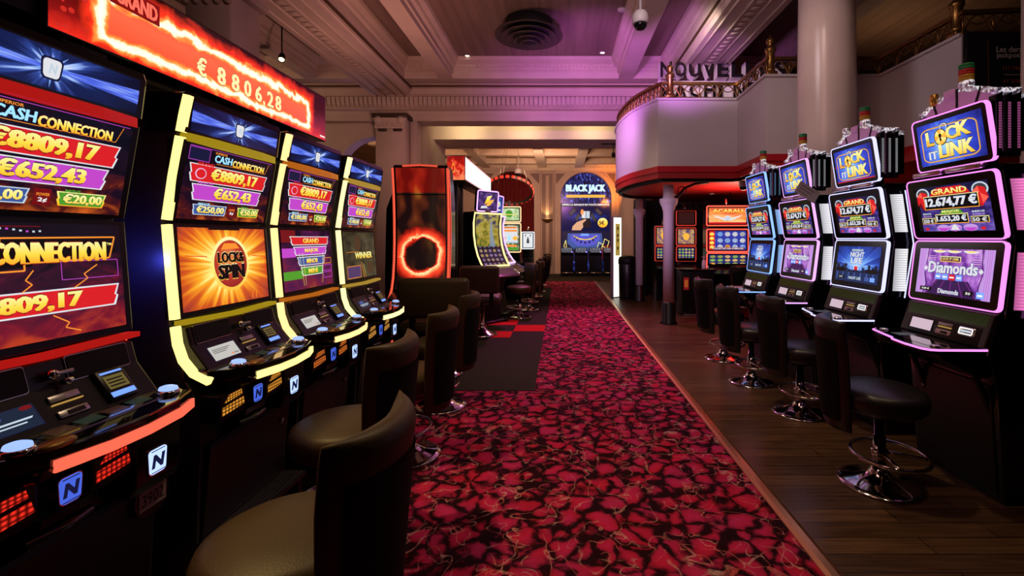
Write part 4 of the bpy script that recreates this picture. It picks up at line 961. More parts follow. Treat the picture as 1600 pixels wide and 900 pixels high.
def lock_diamonds(p):
    p.back(DIAMBG)
    # stage drapes, stairs and chandeliers
    for s in (-1, 1):
        c = .5+s*.44
        p.poly([(.5+s*.5, 0), (.5+s*.5, 1), (.5+s*.38, 1), (.5+s*.40, .45), (.5+s*.36, .20), (.5+s*.40, 0)], E_LILAC, 1)
        p.line([(.5+s*.36, 1), (.5+s*.38, .45), (.5+s*.345, .2), (.5+s*.38, 0)], .02, E_DPURP, 2)
        for k in range(3): p.line([(.5+s*(.42+.025*k), 1), (.5+s*(.43+.02*k), .5), (.5+s*(.41+.03*k), 0)], .008, E_PURPLE, 2)
        for k in range(7): p.rect(.5+s*.30-.05+.0*s, .56+.045*k, .5+s*.30+.05, .575+.045*k, E_PINK if k % 2 else E_LILAC, 1)
    for cu in (.30, .5, .72): p.disc(cu, .97, .10, .06, E_PALE, 2, 20, 180, 360); p.disc(cu, .97, .07, .04, E_YEL, 3, 20, 180, 360)
    p.poly([(.14, 0), (.86, 0), (.72, .34), (.30, .34)], E_DPURP, 1)
    for k in range(5): p.line([(.16+.17*k, 0), (.32+.09*k, .34)], .006, E_PURPLE, 2)
    p.rect(.32, .72, .60, .84, E_YEL, 3); p.rect(.328, .735, .592, .825, E_DPURP, 4); p.text('LOCK IT LINK', .34, .75, .58, .81, E_GOLD, 6, 0, .03)
    p.text('Diamonds', .17, .47, .83, .72, E_PALE, 7, 0, .04, E_BLUE, .10)
    for cu in (.13, .87): p.poly([(cu-.03, .56), (cu, .50), (cu+.03, .56), (cu, .62)], E_PALE, 6)
    for k in range(4): p.rect(.28+.095*k, .335, .36+.095*k, .455, (E_LBLUE, E_LBLUE, E_RED, E_LBLUE)[k], 5); p.rect(.29+.095*k, .38, .35+.095*k, .41, E_WHITE, 6)
    p.rect(.07, .06, .24, .15, E_BLACK, 3); p.text('0,00 \u20ac', .10, .08, .21, .13, E_WHITE, 5); p.text('Diamonds', .34, .04, .62, .14, E_PALE, 5, 0, .04, E_BLUE, .09)
    p.rect(.68, .06, .80, .15, E_BLACK, 3); p.text('50', .71, .08, .77, .13, E_WHITE, 5); p.rect(.84, .03, .93, .16, E_LBLUE, 3); p.rect(.855, .07, .915, .11, E_WHITE, 4)
def lock_night(p):
    p.back(NIGHTBG)
    random.seed(11); u = 0.
    while u < .98:
        w = random.uniform(.03, .07); c = abs(u-.5); hh = .30+.26*c+random.uniform(0, .14); p.rect(u, .28, min(1, u+w), hh, E_NAVY, 1)
        for k in range(5): p.rect(u+.008, .31+.045*k, u+.014, .325+.045*k, E_CYAN if random.random() > .5 else E_BLUE, 2)
        u += w
    p.poly([(0, 0), (1, 0), (1, .28), (0, .28)], emit('e_water', (.012, .03, .12), .8), 1)
    for k in range(7): p.rect(.04+.14*k, .06, .07+.14*k, .26, E_BLUE, 1.5)
    p.disc(.14, .33, .13, .06, E_BLACK, 3, 20); p.disc(.86, .33, .13, .06, E_BLACK, 3, 20)
    p.rect(.36, .86, .62, .92, E_SILVER, 4); p.text('LOCK IT LINK', .37, .87, .61, .91, E_NAVY, 5)
    p.text('NIGHT', .34, .70, .66, .84, E_PALE, 6, 0, .05, E_BLUE, .10); p.text('LIFE', .37, .52, .63, .68, E_PALE, 6, 0, .06, E_BLUE, .10)
    for k in range(3): p.rect(.36+.10*k, .34, .44+.10*k, .44, (E_LBLUE, E_RED, E_LBLUE)[k], 5)
    p.rect(.08, .07, .24, .16, E_BLACK, 3); p.text('30 \u20ac', .12, .09, .20, .14, E_PALE, 5); p.text('NIGHT LIFE', .36, .07, .64, .15, E_SILVER, 5, 0, .04); p.rect(.72, .06, .82, .17, E_BLUE, 3); p.rect(.84, .06, .94, .17, E_LBLUE, 3)

BODY_R = [(-.46, 0), (.0, 0), (.05, .70), (.10, .84), (.055, .98), (.035, 1.05), (-.012, 1.48), (.05, 1.885), (.0, 1.92), (-.46, 1.92)]
NEON = {'magenta': ((1, .27, .92), 1.35, (1, .22, .62), 1.25), 'white': ((.62, .62, 1), 1.4, (.95, .95, 1), 1.15), 'violet': ((.80, .40, 1), 1.35, (.95, .92, 1), 1.15), 'blue': ((.22, .42, 1), 1.6, (.30, .55, 1), 1.4)}
RW = .325
def neon_panel(name, r, d0, z0, d1, z1, w, NM, content, th=.03, inset=(.055, .05), yc=0.):
    """screen slab leaning from (d0,z0) to (d1,z1) with neon rim and picture"""
    mb = MB(); up = Vector((d1-d0, 0, z1-z0)); L = up.length; up.normalize(); n = Vector((0, 1, 0)).cross(up)
    c = Vector(((d0+d1)/2, 0, (z0+z1)/2)); M = Matrix(((n.x, 0, up.x, c.x), (0, 1, 0, yc), (n.z, 0, up.z, c.z), (0, 0, 0, 1)))
    P = rrect(2*w, L, .03); mb.prism(P, 'x', -th, 0, BLACK, M=M); s = mb.build(name, None, r)
    mb = MB(); mb.tube([M @ Vector((-.010, a, b)) for a, b in P], .01, NM, True, flat=(.0125, .0042, n)); mb.build('neon_rim', None, s)
    iu, iv = inset
    p = Panel(M @ Vector((.0012, -w+iu, -L/2+iv)), (0, 2*(w-iu), 0), up*(L-2*iv)); content(p); p.build('display', s)
    return s
def lock_cabinet(X, Yc, color, label, lower, washed=False, mirror=True, cardtop=GLIT):
    r = thing('slot_machine', label, 'slot machine', (X, Yc, 0), PI, 'row of machines with lock signs on top')
    nc, ns, pc, ps = NEON[color]; NM = emit('neon_'+color, nc, ns); PM = MATS.get('ribs_'+color) or m_bulbs('ribs_'+color, pc, (.5, 18), ps, .35)
    m = MB(); m.prism(BODY_R, 'y', -RW+.01, RW-.01, BLACK, .006); m.build('body', None, r)
    neon_panel('lower_screen', r, .050, 1.085, -.0, 1.480, RW, NM, lower)
    neon_panel('middle_screen', r, .002, 1.496, .066, 1.885, RW, NM, lock_prizes)
    neon_panel('topper_screen', r, .060, 1.938, .112, 2.272, .268, NM, lambda p: lock_sign(p, washed), .045, (.035, .035), yc=.05)
    # hinge bars lit by the rim
    m = MB()
    for y0, y1 in ((-.26, -.04), (.0, .24)): m.box(.035, .075, y0, y1, 1.905, 1.935, GLITP, .006)
    m.box(-.02, .05, -.24, .26, 1.92, 1.97, BLACKP, .006); m.build('hinge', None, r)
    # ribbed light panels on the flanks
    for s in (-1, 1):
        for z0, z1, da, db in ((1.10, 1.42, .010, -.012), (1.545, 1.83, -.01, .03)):
            y = s*(RW+.012)
            P = Panel(Vector((da-.035, y-.02*0, z0)), Vector((-.075, s*.030, 0)) if s > 0 else Vector((.075, .030, 0)), Vector((db-da, 0, z1-z0)))
            if s < 0: P = Panel(Vector((da-.11, y-.030, z0)), Vector((.075, .030, 0)), Vector((db-da, 0, z1-z0)))
            P.poly([(0, 0), (1, 0), (1, 1), (0, 1)], PM, 0); o = P.build('side_light', r)
        m = MB()
        m.prism([(.02, 1.05), (-.04, 1.46), (.03, 1.88), (-.10, 1.88), (-.17, 1.46), (-.10, 1.05)], 'y', min(s*(RW-.01), s*(RW+.010)), max(s*(RW-.01), s*(RW+.010)), BLACK, .004); m.build('side_wing', None, r)
        m = MB(); m.tube([(-.10, s*(RW+.034), 1.05), (-.165, s*(RW+.038), 1.46), (-.105, s*(RW+.034), 1.86)], .005, NM, seg=6); m.build('edge_light', None, r)
    # sloping front: speaker mesh, note screen, slots
    m = MB(); m.prism([(.03, 1.070), (.056, 1.068), (.120, .880), (.03, .87)], 'y', -RW+.012, RW-.012, mat('aubergine_plastic', (.030, .020, .026), .4), .008); pn = m.build('service_panel', None, r)
    sl_ = Vector((.064, 0, -.188)).normalized()
    def onp(y0, y1, t0, t1):
        a = Vector((.0575, 0, 1.066))+sl_*t1; return Panel(a+Vector((0, y0, 0)), (0, y1-y0, 0), -sl_*(t1-t0))
    p = onp(-.29, .29, .008, .075); p.back(SPK); p.build('speaker_mesh', pn)
    m = MB()
    def boxon(mb, y0, y1, t0, t1, e0, e1, mm, bev=.003):
        q = onp(y0, y1, t0, t1); M = Matrix(((0, q.n.x, -sl_.x, 0), (1, q.n.y, 0, 0), (0, q.n.z, -sl_.z, 0), (0, 0, 0, 1))); M.translation = q.p(.5, .5)
        mb.box(-(y1-y0)/2, (y1-y0)/2, e0, e1, -(t1-t0)/2, (t1-t0)/2, mm, bev, M=M); return M
    boxon(m, -.25, .27, .085, .195, 0, .004, BLACKP); boxon(m, -.23, -.05, .10, .175, .004, .007, BLACKM); m.build('slot_plate', None, r)
    p = onp(-.225, -.055, .103, .172); p.o += p.n*.0075; p.back(E_NOTEP); p.build('note_display', pn)
    m = MB(); boxon(m, -.015, .09, .10, .12, 0, .009, STEEL); boxon(m, -.01, .085, .124, .131, 0, .010, E_SLOT, .001); boxon(m, -.02, .09, .145, .175, 0, .009, mat('pale_pink_plastic', (.42, .26, .32), .4)); boxon(m, .02, .07, .153, .167, .009, .0105, BLACKM, .001); m.build('ticket_slot', None, r)
    m = MB(); boxon(m, .135, .245, .098, .150, .0, .014, CHROME, .008); bv = m.build('bill_acceptor', None, r)
    p = onp(.142, .238, .103, .145); p.o += p.n*.0145; p.line([(0.06, .1), (.94, .1), (.94, .9), (.06, .9)], .2, E_WHITE, 0, True); p.rect(.14, .36, .86, .64, E_SILVER, .5); p.build('slot_light', bv)
    # deck
    out = [(.04, -RW+.01), (.28, -RW+.01), (.315, -.295), (.375, -.03), (.400, .0), (.418, .13), (.415, .245), (.395, .285), (.355, .298), (.06, .305), (.04, .305)]
    m = MB(); m.prism(out, 'z', .845, .875, DECK, .006); m.build('deck', None, r)
    m = MB(); m.tube([(a+.004, b, .868) for a, b in out[1:-1]], .0065, NM, seg=6); m.build('deck_light', None, r)
    p = Panel((.345, -.20, .8765), (0, .42, 0), (-.19, 0, 0)); p.back(GLASSB); p.rect(.12, .2, .32, .8, E_GREY, 1); p.build('touch_screen', r)
    for y in (-.25, .24):
        m = MB(); m.lathe([(0, 0), (.026, 0), (.026, .006), (.02, .012), (0, .013)], (.275 if y < 0 else .33, y, .875), 20, CHROME); m.build('button', None, r)
    m = MB(); m.prism([(.02, .845), (.34, .845), (.30, .80), (.10, .70), (.02, .70)], 'y', -.28, .27, BLACK, .006); m.build('deck_skirt', None, r)
    m = MB(); m.prism([(.0, .04), (.015, .05), (.055, .66), (.04, .68), (.0, .68)], 'y', -.28, .28, BLACKP, .006); dr = m.build('door', None, r)
    m = MB(); m.lathe([(0, 0), (.014, 0), (.014, .006), (0, .008)], (0, 0, 0), 14, STEEL, Matrix.Translation((.048, -.2, .52)) @ Matrix.Rotation(PI/2, 4, 'Y')); m.build('lock', None, dr)
    for y in (-.20, .26):
        m = MB(); m.prism([(.03, .45), (.08, .60), (.20, .845), (.17, .845), (.05, .60), (.01, .45)], 'y', y-.012, y+.012, BRONZED, .003); m.build('bracket', None, r)
    # crown behind the topper: three arched plates with glittering tops
    for k, dd in enumerate((.030, -.045, -.115)):
        n = 16; sc = 1-.05*k; top = []
        for i in range(n+1):
            s_ = -1+2*i/n; top.append((.05+s_*.265, 2.295+.10*(1-.45*k*.3)*math.cos(s_*1.4)-.01*k))
        outl = [(-.215, 1.99)]+top+[(.315, 1.99)]
        m = MB(); m.prism([(a, b) for a, b in outl], 'x', dd-.016, dd+.016, BLACK if k else PINKPL, .0); pl = m.build('crown_plate', None, r)
        for a, b in ((1, 4), (5, 6), (11, 13), (14, 17)) if k == 0 else ((1, 6), (11, 17)):
            seg_ = top[a-1:b]
            if len(seg_) > 1:
                m = MB(); m.tube([(dd, y, z+.008) for y, z in seg_], .02, GLIT, flat=(.015, .020, (0, 0, 1))); m.build('glitter_rim', None, pl)
    for dd in (.040, -.012, -.064):
        for s in (-1, 1):
            y = s*.326 if s > 0 else -.222; m = MB(); m.prism([(dd-.016, 1.96), (dd+.016, 1.96), (dd+.020, 2.30), (dd-.020, 2.32)], 'y', min(y, y-s*.05), max(y, y-s*.05), BLACKP, .006); fn = m.build('led_fin', None, r)
            p = Panel(Vector((dd+s*.009, y+s*.0015, 2.0)), Vector((-s*.018, 0, 0)), Vector((0, 0, .26))); p.back(LEDC[color]); p.build('led_row', fn)
            m = MB(); m.box(dd-.022, dd+.022, min(y+s*.004, y-s*.055), max(y+s*.004, y-s*.055), 2.318, 2.342, GLIT, .008); m.build('glitter_cap', None, fn)
    for yy, zz, ang in ((-.09, 2.30, .35), (.06, 2.33, 0), (.19, 2.30, -.35)):
        m = MB(); m.box(-.0, .022, -.006, .006, -.03, .085, BLACKP, M=Matrix.Translation((.03, yy, zz)) @ Matrix.Rotation(ang, 4, 'X')); m.build('crown_divider', None, r)
    m = MB(); m.box(.03, .062, .02-.16, .07-.16, 2.36, 2.44, cardtop, .012); m.build('crown_piece', None, r)
    m = MB(); m.box(.03, .06, -.03, .05, 2.37, 2.425, PINKPL, .008); m.build('crown_card', None, r)
    m = MB()
    m.box(.0, .045, .055, .135, 2.36, 2.455, GLIT, .012)
    m.build('chip_post', None, r)
    m = MB()
    for k, mm in enumerate((CHIPY, CHIPY, CHIPR, CHIPR, CHIPG, CHIPG)): m.lathe([(0, 0), (.036, 0), (.038, .003), (.038, .014), (.036, .0165), (0, .0165)], (.022, .095, 2.455+.0168*k), 24, mm)
    m.build('chip_stack', None, r)
    return r
SPK = m_bulbs('speaker_dots', (.05, .075, .012), (44, 6), .6, .05); E_NOTEP = emit('e_note_pink', (.70, .52, .62), .9); E_SLOT = emit('e_slot_gold', (.9, .5, .12), .5); BRONZED = mat('dark_bronze', (.06, .04, .02), .3, .9)
GLITP = mat('hinge_metal', (.75, .62, .74), .22, .9)
LEDC = {k: m_bulbs('led_row_'+k, v[2], (2, 18), .42, .06) for k, v in NEON.items()}
XR = 2.49
lock_cabinet(XR, 2.86, 'magenta', 'slot machine with magenta neon rims and purple theatre screen, nearest the camera', lock_diamonds, cardtop=GOLDP)
lock_cabinet(XR, 3.78, 'white', 'slot machine with white neon rims and a blue night city screen', lock_night, True)
lock_cabinet(XR, 4.72, 'violet', 'slot machine with lilac neon rims beside the big round column', lock_diamonds)
lock_cabinet(XR, 5.62, 'blue', 'slot machine with blue neon rims, farthest of the row', lock_night)
# paper notice stuck on the side of the third topper
r = MB(); r.box(2.36, 2.366, 4.20, 4.40, 1.93, 2.02, mat('paper_notice', (.42, .33, .30), .7)); 
M = Matrix.Translation((2.37, 4.36, 1.94)) @ Matrix.Rotation(.55, 4, 'Y'); r.bm.clear(); r.box(-.11, .11, -.003, .003, -.06, .06, mat('paper_notice', (.42, .33, .30), .7), M=M)
for k in range(3): r.box(-.08, .06-.02*k, -.0036, -.003, .025-.03*k, .032-.03*k, mat('ink', (.1, .07, .06), .8), M=M)
o = r.build('paper_notice'); tag(o, 'tilted paper notice fixed between two lock machines', 'notice')

# ------------------------------------------------------------------ red cabinets with a ring of fire, and the bank behind
def m_ring(name, cu, cv, asp, rad):
    x = NX(name); u, v, uv, _ = x.uv()
    a = x.m2('MULTIPLY', x.m2('SUBTRACT', u, cu), asp); b = x.m2('SUBTRACT', v, cv)
    d = x.m2('SQRT', x.m2('ADD', x.m2('MULTIPLY', a, a), x.m2('MULTIPLY', b, b)))
    nz = x.m2('SUBTRACT', x.noise(x.vec(x.m2('MULTIPLY', u, asp), v), 9., 5., 1.0), .5)
    e = x.m2('ADD', x.m2('SUBTRACT', d, rad), x.m2('MULTIPLY', nz, .075))
    e2 = x.m2('MAXIMUM', x.m2('MULTIPLY', e, .85), x.m2('MULTIPLY', e, -3.))
    ring = x.ramp(x.m2('MULTIPLY', e2, 8.5), [(0, (1, .80, .45)), (.08, (1, .45, .16)), (.20, (1, .06, .02)), (.45, (.35, .012, .006)), (.7, (0, 0, 0))])
    bk = x.noise(x.vec(x.m2('MULTIPLY', u, 3.), x.m2('MULTIPLY', v, 3.6)), 1.1, 1.)
    bgc = x.ramp(bk, [(.45, (.010, .003, .003)), (.62, (.10, .018, .006)), (.75, (.30, .11, .012))])
    tp = x.m2('GREATER_THAN', v, .80)
    bg = x.mix(tp, bgc, x.ramp(bk, [(.42, (.12, .003, .002)), (.62, (.30, .012, .005)), (.75, (.45, .10, .01))]))
    inside = x.m2('LESS_THAN', d, rad); bg = x.mix(x.m2('MULTIPLY', inside, .8), bg, (.008, .004, .004))
    return x.out_emit(x.mix(1.0, bg, ring, 'LIGHTEN'), 1.15)
def m_reels(name, cols, rows, pal, bg, strength=.9):
    """grid of reel symbols (screen picture)"""
    x = NX(name); u, v, uv, _ = x.uv()
    fu = x.m2('SUBTRACT', x.m2('FRACT', x.m2('MULTIPLY', u, cols)), .5); fv = x.m2('SUBTRACT', x.m2('FRACT', x.m2('MULTIPLY', v, rows)), .5)
    d = x.m2('ADD', x.m2('MULTIPLY', fu, fu), x.m2('MULTIPLY', fv, fv))
    wn = x.n('ShaderNodeTexWhiteNoise', noise_dimensions='2D'); x.put(wn.inputs['Vector'], x.vec(x.m2('FLOOR', x.m2('MULTIPLY', u, cols)), x.m2('FLOOR', x.m2('MULTIPLY', v, rows))))
    colr = x.ramp(wn.outputs['Value'], [(i/len(pal), c) for i, c in enumerate(pal)])
    nz = x.noise(uv, 26., 3.); colr = x.mix(1.0, colr, x.ramp(nz, [(.3, (.35, .35, .35)), (.6, (1.2, 1.2, 1.2))]), 'MULTIPLY')
    return x.out_emit(x.mix(x.m2('LESS_THAN', d, .13), bg, colr), strength)
E_ROPE = m_bulbs('red_rope_light', (1, .10, .05), (60, .5), 1.7, .30)
RINGM = m_ring('ring_of_fire', .5, .285, .39, .150)
DARKRED = emit('e_backlit_red', (.25, .004, .003), .5)
PROF_C = [(.075, 2.30), (.05, 2.16), (.02, 1.95), (.0, 1.70), (-.005, 1.45), (.01, 1.22), (.045, 1.02), (.10, .90)]
def ring_cabinet(loc, rz, label):
    r = thing('ring_slot_machine', label, 'slot machine', loc, rz, 'tall red machines with a ring of fire'); w = .31
    m = MB(); m.prism([(-.50, 0), (.08, 0), (.12, .70)]+PROF_C[::-1]+[(.04, 2.34), (-.30, 2.34), (-.48, 1.9), (-.50, 1.0)], 'y', -w, w, BLACK, .008); m.build('body', None, r)
    m = MB(); k = len(PROF_C); pf = PROF_C[::-1]
    m.grid([[(pf[j][0]+.004, -w+.03+(2*w-.06)*i/4, pf[j][1]) for j in range(k)] for i in range(5)], RINGM, smooth=True); m.build('screen', None, r)
    m = MB(); m.box(.03, .062, -w+.02, w-.02, 1.99, 2.0, BLACKM); m.build('screen_divider', None, r)
    for s in (-1, 1):
        m = MB(); m.tube([(d+.008, s*(w+.004), z) for d, z in PROF_C]+[(.16, s*(w+.004), .84), (.25, s*(w-.01), .815)], .014, E_ROPE, seg=8); m.build('rope_light', None, r)
        m = MB(); m.tube([(.115, s*(w+.004), .75), (.10, s*(w+.004), .4), (.09, s*(w+.004), .05)], .012, E_ROPE, seg=8); m.build('rope_light', None, r)
        m = MB(); m.tube([(d-.10-.05*math.sin(PI*i/7), s*(w+.004), z) for i, (d, z) in enumerate(PROF_C)], .006, E_ROPE, seg=6); m.build('edge_light', None, r)
    m = MB(); m.tube([(.075, -.20, 2.325), (.08, 0, 2.335), (.075, .20, 2.325)], .012, E_ROPE, seg=8); m.build('rope_light', None, r)
    m = MB(); m.prism([(.08, .74), (.20, .76), (.33, .79), (.33, .81), (.10, .88)], 'y', -w+.01, w-.01, BLACK, .008); m.build('deck', None, r)
    return r
ring_cabinet((-1.63, 5.36, .013), -PI/2+.06, 'tall red machine with a glowing ring of fire on its dark screen')
ring_cabinet((-1.92, 6.62, .013), -.12, 'tall red edged machine seen side on behind the ring of fire')

PROF_E = [(.0, 1.92), (-.035, 1.75), (-.03, 1.55), (.01, 1.35), (.08, 1.18), (.17, 1.05), (.22, 1.0)]
def curved_cabinet(loc, rz, neon, label, pic, toppic, leaf):
    r = thing('curved_slot_machine', label, 'slot machine', loc, rz, 'machines with tall curved screens'); w = .30
    nm = emit('neon_'+neon[0], neon[1], neon[2])
    m = MB(); m.prism([(-.40, 0.45), (-.05, .45), (.10, .80), (.19, .98)]+[(a-.012, b) for a, b in PROF_E[::-1]]+[(-.06, 1.95), (-.36, 1.95), (-.40, 1.5)], 'y', -w+.012, w-.012, BLACK, .006); m.build('body', None, r)
    pf = PROF_E[::-1]; k = len(pf)
    m = MB(); m.grid([[(pf[j][0]-.006, -w+.05+(2*w-.10)*i/4, pf[j][1]) for j in range(k)] for i in range(5)], pic); sc_ = m.build('screen', None, r)
    m = MB(); m.tube([(a, -w, b) for a, b in PROF_E]+[(a, w, b) for a, b in PROF_E[::-1]], .016, nm, True, 8); m.build('neon_rim', None, sc_)
    m = MB(); m.prism([(.10, .82), (.17, 1.0), (.24, .97), (.46, .86), (.50, .83), (.46, .80), (.2, .78)], 'y', -w, w, BLACK, .008); m.build('deck', None, r)
    m = MB(); m.tube([(.25, -w-.004, .97), (.47, -w-.004, .865), (.50, -w+.02, .835), (.50, w-.02, .835), (.47, w+.004, .865), (.25, w+.004, .97)], .008, CHROME, seg=6); m.build('deck_rail', None, r)
    m = MB(); m.prism([(-.38, .04), (.10, .04), (.02, .46), (-.38, .46)], 'y', -.22, .22, BLACKP, .01); m.box(-.42, .22, -.27, .27, 0, .04, BLACKP, .01); m.build('pedestal', None, r)
    M = Matrix.Translation((-.02, 0, 2.14)) @ Matrix.Rotation(.10, 4, 'Y')
    m = MB(); P = rrect(.46, .36, .03); m.prism(P, 'x', -.08, 0, BLACK, M=M); t = m.build('topper', None, r)
    m = MB(); m.tube([M @ Vector((.0, a, b)) for a, b in P], .012, NEONL, True, 8); m.build('neon_rim', None, t)
    p = Panel(M @ Vector((.003, -.20, -.15)), (0, .40, 0), M.to_3x3() @ Vector((0, 0, .30))); p.back(toppic)
    if leaf: p.poly([(.30, .30), (.52, .42), (.72, .86), (.45, .78)], E_GOLD, 1); p.poly([(.38, .20), (.62, .25), (.85, .62), (.55, .55)], E_GOLDO, 2); p.poly([(.1, .05), (.5, .1), (.42, .22), (.15, .2)], E_PALE, 1)
    else: p.disc(.5, .55, .16, .2, E_CYAN, 1, 20); p.disc(.5, .55, .10, .12, E_GOLD, 2, 20); p.rect(.2, .12, .8, .22, E_PALE, 1)
    p.build('display', t)
    m = MB(); m.box(-.07, -.01, -.06, .06, 1.93, 1.975, STEEL, .006); m.build('topper_neck', None, r)
    return r
NEONL = emit('neon_topper_lilac', (.72, .40, 1), 1.6)
def m_tower(name, sky, pal):
    """tall picture: landscape above, rows of reel symbols below"""
    x = NX(name); u, v, uv, _ = x.uv()
    n = x.noise(x.vec(x.m2('MULTIPLY', u, 1.6), x.m2('MULTIPLY', v, 4.)), 2.4, 4., .6); up = x.ramp(x.m2('ADD', n, x.m2('MULTIPLY', x.m2('SUBTRACT', v, .7), .5)), sky)
    bl = x.m2('LESS_THAN', x.m2('ABSOLUTE', x.m2('SUBTRACT', u, .68)), x.m2('MULTIPLY', x.m2('SUBTRACT', .98, v), .22)); up = x.mix(x.m2('MULTIPLY', bl, .8), up, (.30, .40, .55))
    fu = x.m2('SUBTRACT', x.m2('FRACT', x.m2('MULTIPLY', u, 5)), .5); fv = x.m2('SUBTRACT', x.m2('FRACT', x.m2('MULTIPLY', v, 11)), .5)
    wn = x.n('ShaderNodeTexWhiteNoise', noise_dimensions='2D'); x.put(wn.inputs['Vector'], x.vec(x.m2('FLOOR', x.m2('MULTIPLY', u, 5)), x.m2('FLOOR', x.m2('MULTIPLY', v, 11))))
    sym = x.mix(x.m2('LESS_THAN', x.m2('ADD', x.m2('MULTIPLY', fu, fu), x.m2('MULTIPLY', fv, fv)), .10), (.02, .012, .03), x.ramp(wn.outputs['Value'], [(i/len(pal), c) for i, c in enumerate(pal)]))
    return x.out_emit(x.mix(x.m2('GREATER_THAN', v, .40), sym, up), .75)
PIC1 = m_tower('tower_picture', [(.25, (.06, .16, .03)), (.42, (.42, .30, .03)), (.55, (.62, .50, .10)), (.70, (.10, .08, .12)), (.85, (.04, .02, .06))], [(.40, .12, .05), (.20, .16, .40), (.55, .35, .05), (.3, .2, .35)])
PIC2 = m_tower('dark_blue_picture', [(.25, (.22, .12, .05)), (.45, (.10, .06, .22)), (.65, (.03, .03, .16)), (.85, (.01, .008, .04))], [(.25, .10, .10), (.12, .12, .35), (.40, .25, .05), (.2, .1, .3)])
TOPV = m_cloud('violet_topper', [(.35, (.02, .012, .05)), (.55, (.12, .05, .25)), (.75, (.5, .35, .6))], 3., 0, .9, 3.)
curved_cabinet((-1.27, 8.10, .0168), -.74, ('warm', (1, .80, .32), 1.5), 'machine with a tall curved screen rimmed in yellow neon under the white sign', PIC1, TOPV, True)
curved_cabinet((-1.19, 9.0, .0132), -.22, ('lilac', (.80, .50, 1), 1.5), 'machine with a tall curved screen rimmed in lilac neon', PIC2, m_cloud('blue_topper', [(.35, (.01, .02, .12)), (.6, (.05, .12, .5)), (.8, (.5, .6, .9))], 3., 0, .9, 3.), False)

# lit sign over that bank
r = thing('lit_sign', 'white glowing box sign with a red end above the curved machines', 'sign', (0, 0, 0))
m = MB(); m.box(-1.74, -1.46, 7.0, 9.6, 2.385, 2.77, BLACKP, .004); m.build('casing', None, r)
p = Panel((-1.4585, 7.02, 2.40), (0, 2.56, 0), (0, 0, .355)); p.back(emit('e_sign_white', (1, .88, .90), 2.2)); p.rect(.0, .93, 1, 1, emit('e_sign_pink', (1, .45, .45), 1.3), 1); p.rect(.0, 0, 1, .06, emit('e_sign_pink', (1, .45, .45), 1.3), 1); p.build('lit_face', r)
p = Panel((-1.735, 6.9985, 2.395), (.27, 0, 0), (0, 0, .365)); p.back(m_cloud('red_end', [(.3, (.30, .006, .004)), (.5, (.75, .02, .01)), (.7, (1, .25, .1))], 4., .4, 1.0, 3., 1.)); p.disc(.35, .5, .10, .22, E_ORANGE, 1, 16); p.disc(.35, .5, .06, .14, E_RED, 2, 16); p.build('lit_end', r)
for y in (7.35, 7.75, 9.54):
    m = MB(); m.box(-1.74, -1.66, y-.05, y+.05, .013, 2.385, BLACKM, .004); m.build('post', None, r)

# upright machines facing the camera
def upright(loc, rz, w, label, top, screens, neon, foot=True, grp='upright machines further back'):
    r = thing('upright_slot_machine', label, 'slot machine', loc, rz, grp); nm = emit('neon_'+neon[0], neon[1], neon[2]); hw = w/2
    zt = max(s[1] for s in screens)
    m = MB(); m.prism([(-.40, 0), (.02, 0), (.05, .68), (.0, .92), (-.03, zt+.03), (-.40, zt+.03)], 'y', -hw+.02, hw-.02, BLACK, .008); m.build('body', None, r)
    for z0, z1, draw, dt in screens:
        M = Matrix.Translation((.0, 0, (z0+z1)/2)) @ Matrix.Rotation(dt, 4, 'Y')
        m = MB(); P = rrect(w, z1-z0, .03); m.prism(P, 'x', -.05, .0, BLACK, M=M); s = m.build('screen', None, r)
        m = MB(); m.tube([M @ Vector((-.004, a, b)) for a, b in P], .014, nm, True, 8); m.build('neon_rim', None, s)
        p = Panel(M @ Vector((.002, -hw+.04, -(z1-z0)/2+.035)), (0, w-.08, 0), M.to_3x3() @ Vector((0, 0, z1-z0-.07))); draw(p); p.build('display', s)
    m = MB(); m.prism([(.0, .70), (.06, .68), (.24, .74), (.24, .78), (.02, .88)], 'y', -hw, hw, BLACK, .008); m.build('deck', None, r)
    m = MB(); m.lathe([(0, 0), (.03, 0), (.03, .05), (.022, .06), (.022, .12), (0, .13)], (-.1, 0, zt+.03), 12, CHROME); m.build('candle', None, r)
    return r
def d_green_top(p):
    p.back(m_cloud('leaf_green', [(.3, (.10, .25, .05)), (.5, (.55, .75, .35)), (.7, (.95, 1, .8))], 5., 0, .9, 3.)); p.disc(.5, .55, .18, .30, E_GREEN, 1, 18); p.rect(.1, .45, .9, .52, E_YEL, 2)
def d_green_main(p):
    p.back(m_cloud('leaf_dark', [(.3, (.02, .05, .015)), (.5, (.20, .25, .12)), (.7, (.85, .80, .6))], 5., 0, .9, 3.)); p.rect(.10, .32, .92, .95, E_PALE, 1)
    for v in (.86, .74, .15): p.rect(.12, v, .90, v+.07, E_ORANGE, 2)
    p.text('JACKPOTS', .22, .875, .80, .925, E_DRED, 4); p.disc(.22, .48, .12, .08, E_ORANGE, 3, 16); p.disc(.8, .48, .12, .08, E_GOLDO, 3, 16); p.poly([(.42, .42), (.58, .42), (.54, .60), (.46, .60)], E_CYAN, 3); p.rect(.05, .30, .95, .36, E_SILVER, 3); p.rect(.04, .02, .96, .12, E_GREEN, 2)
upright((-1.23, 11.0, .013), -PI/2, .56, 'machine with green and orange jackpot screen facing the camera', None, [(1.15, 1.84, d_green_main, 0), (1.88, 2.24, d_green_top, .04)], ('peach', (1, .62, .32), 1.5))
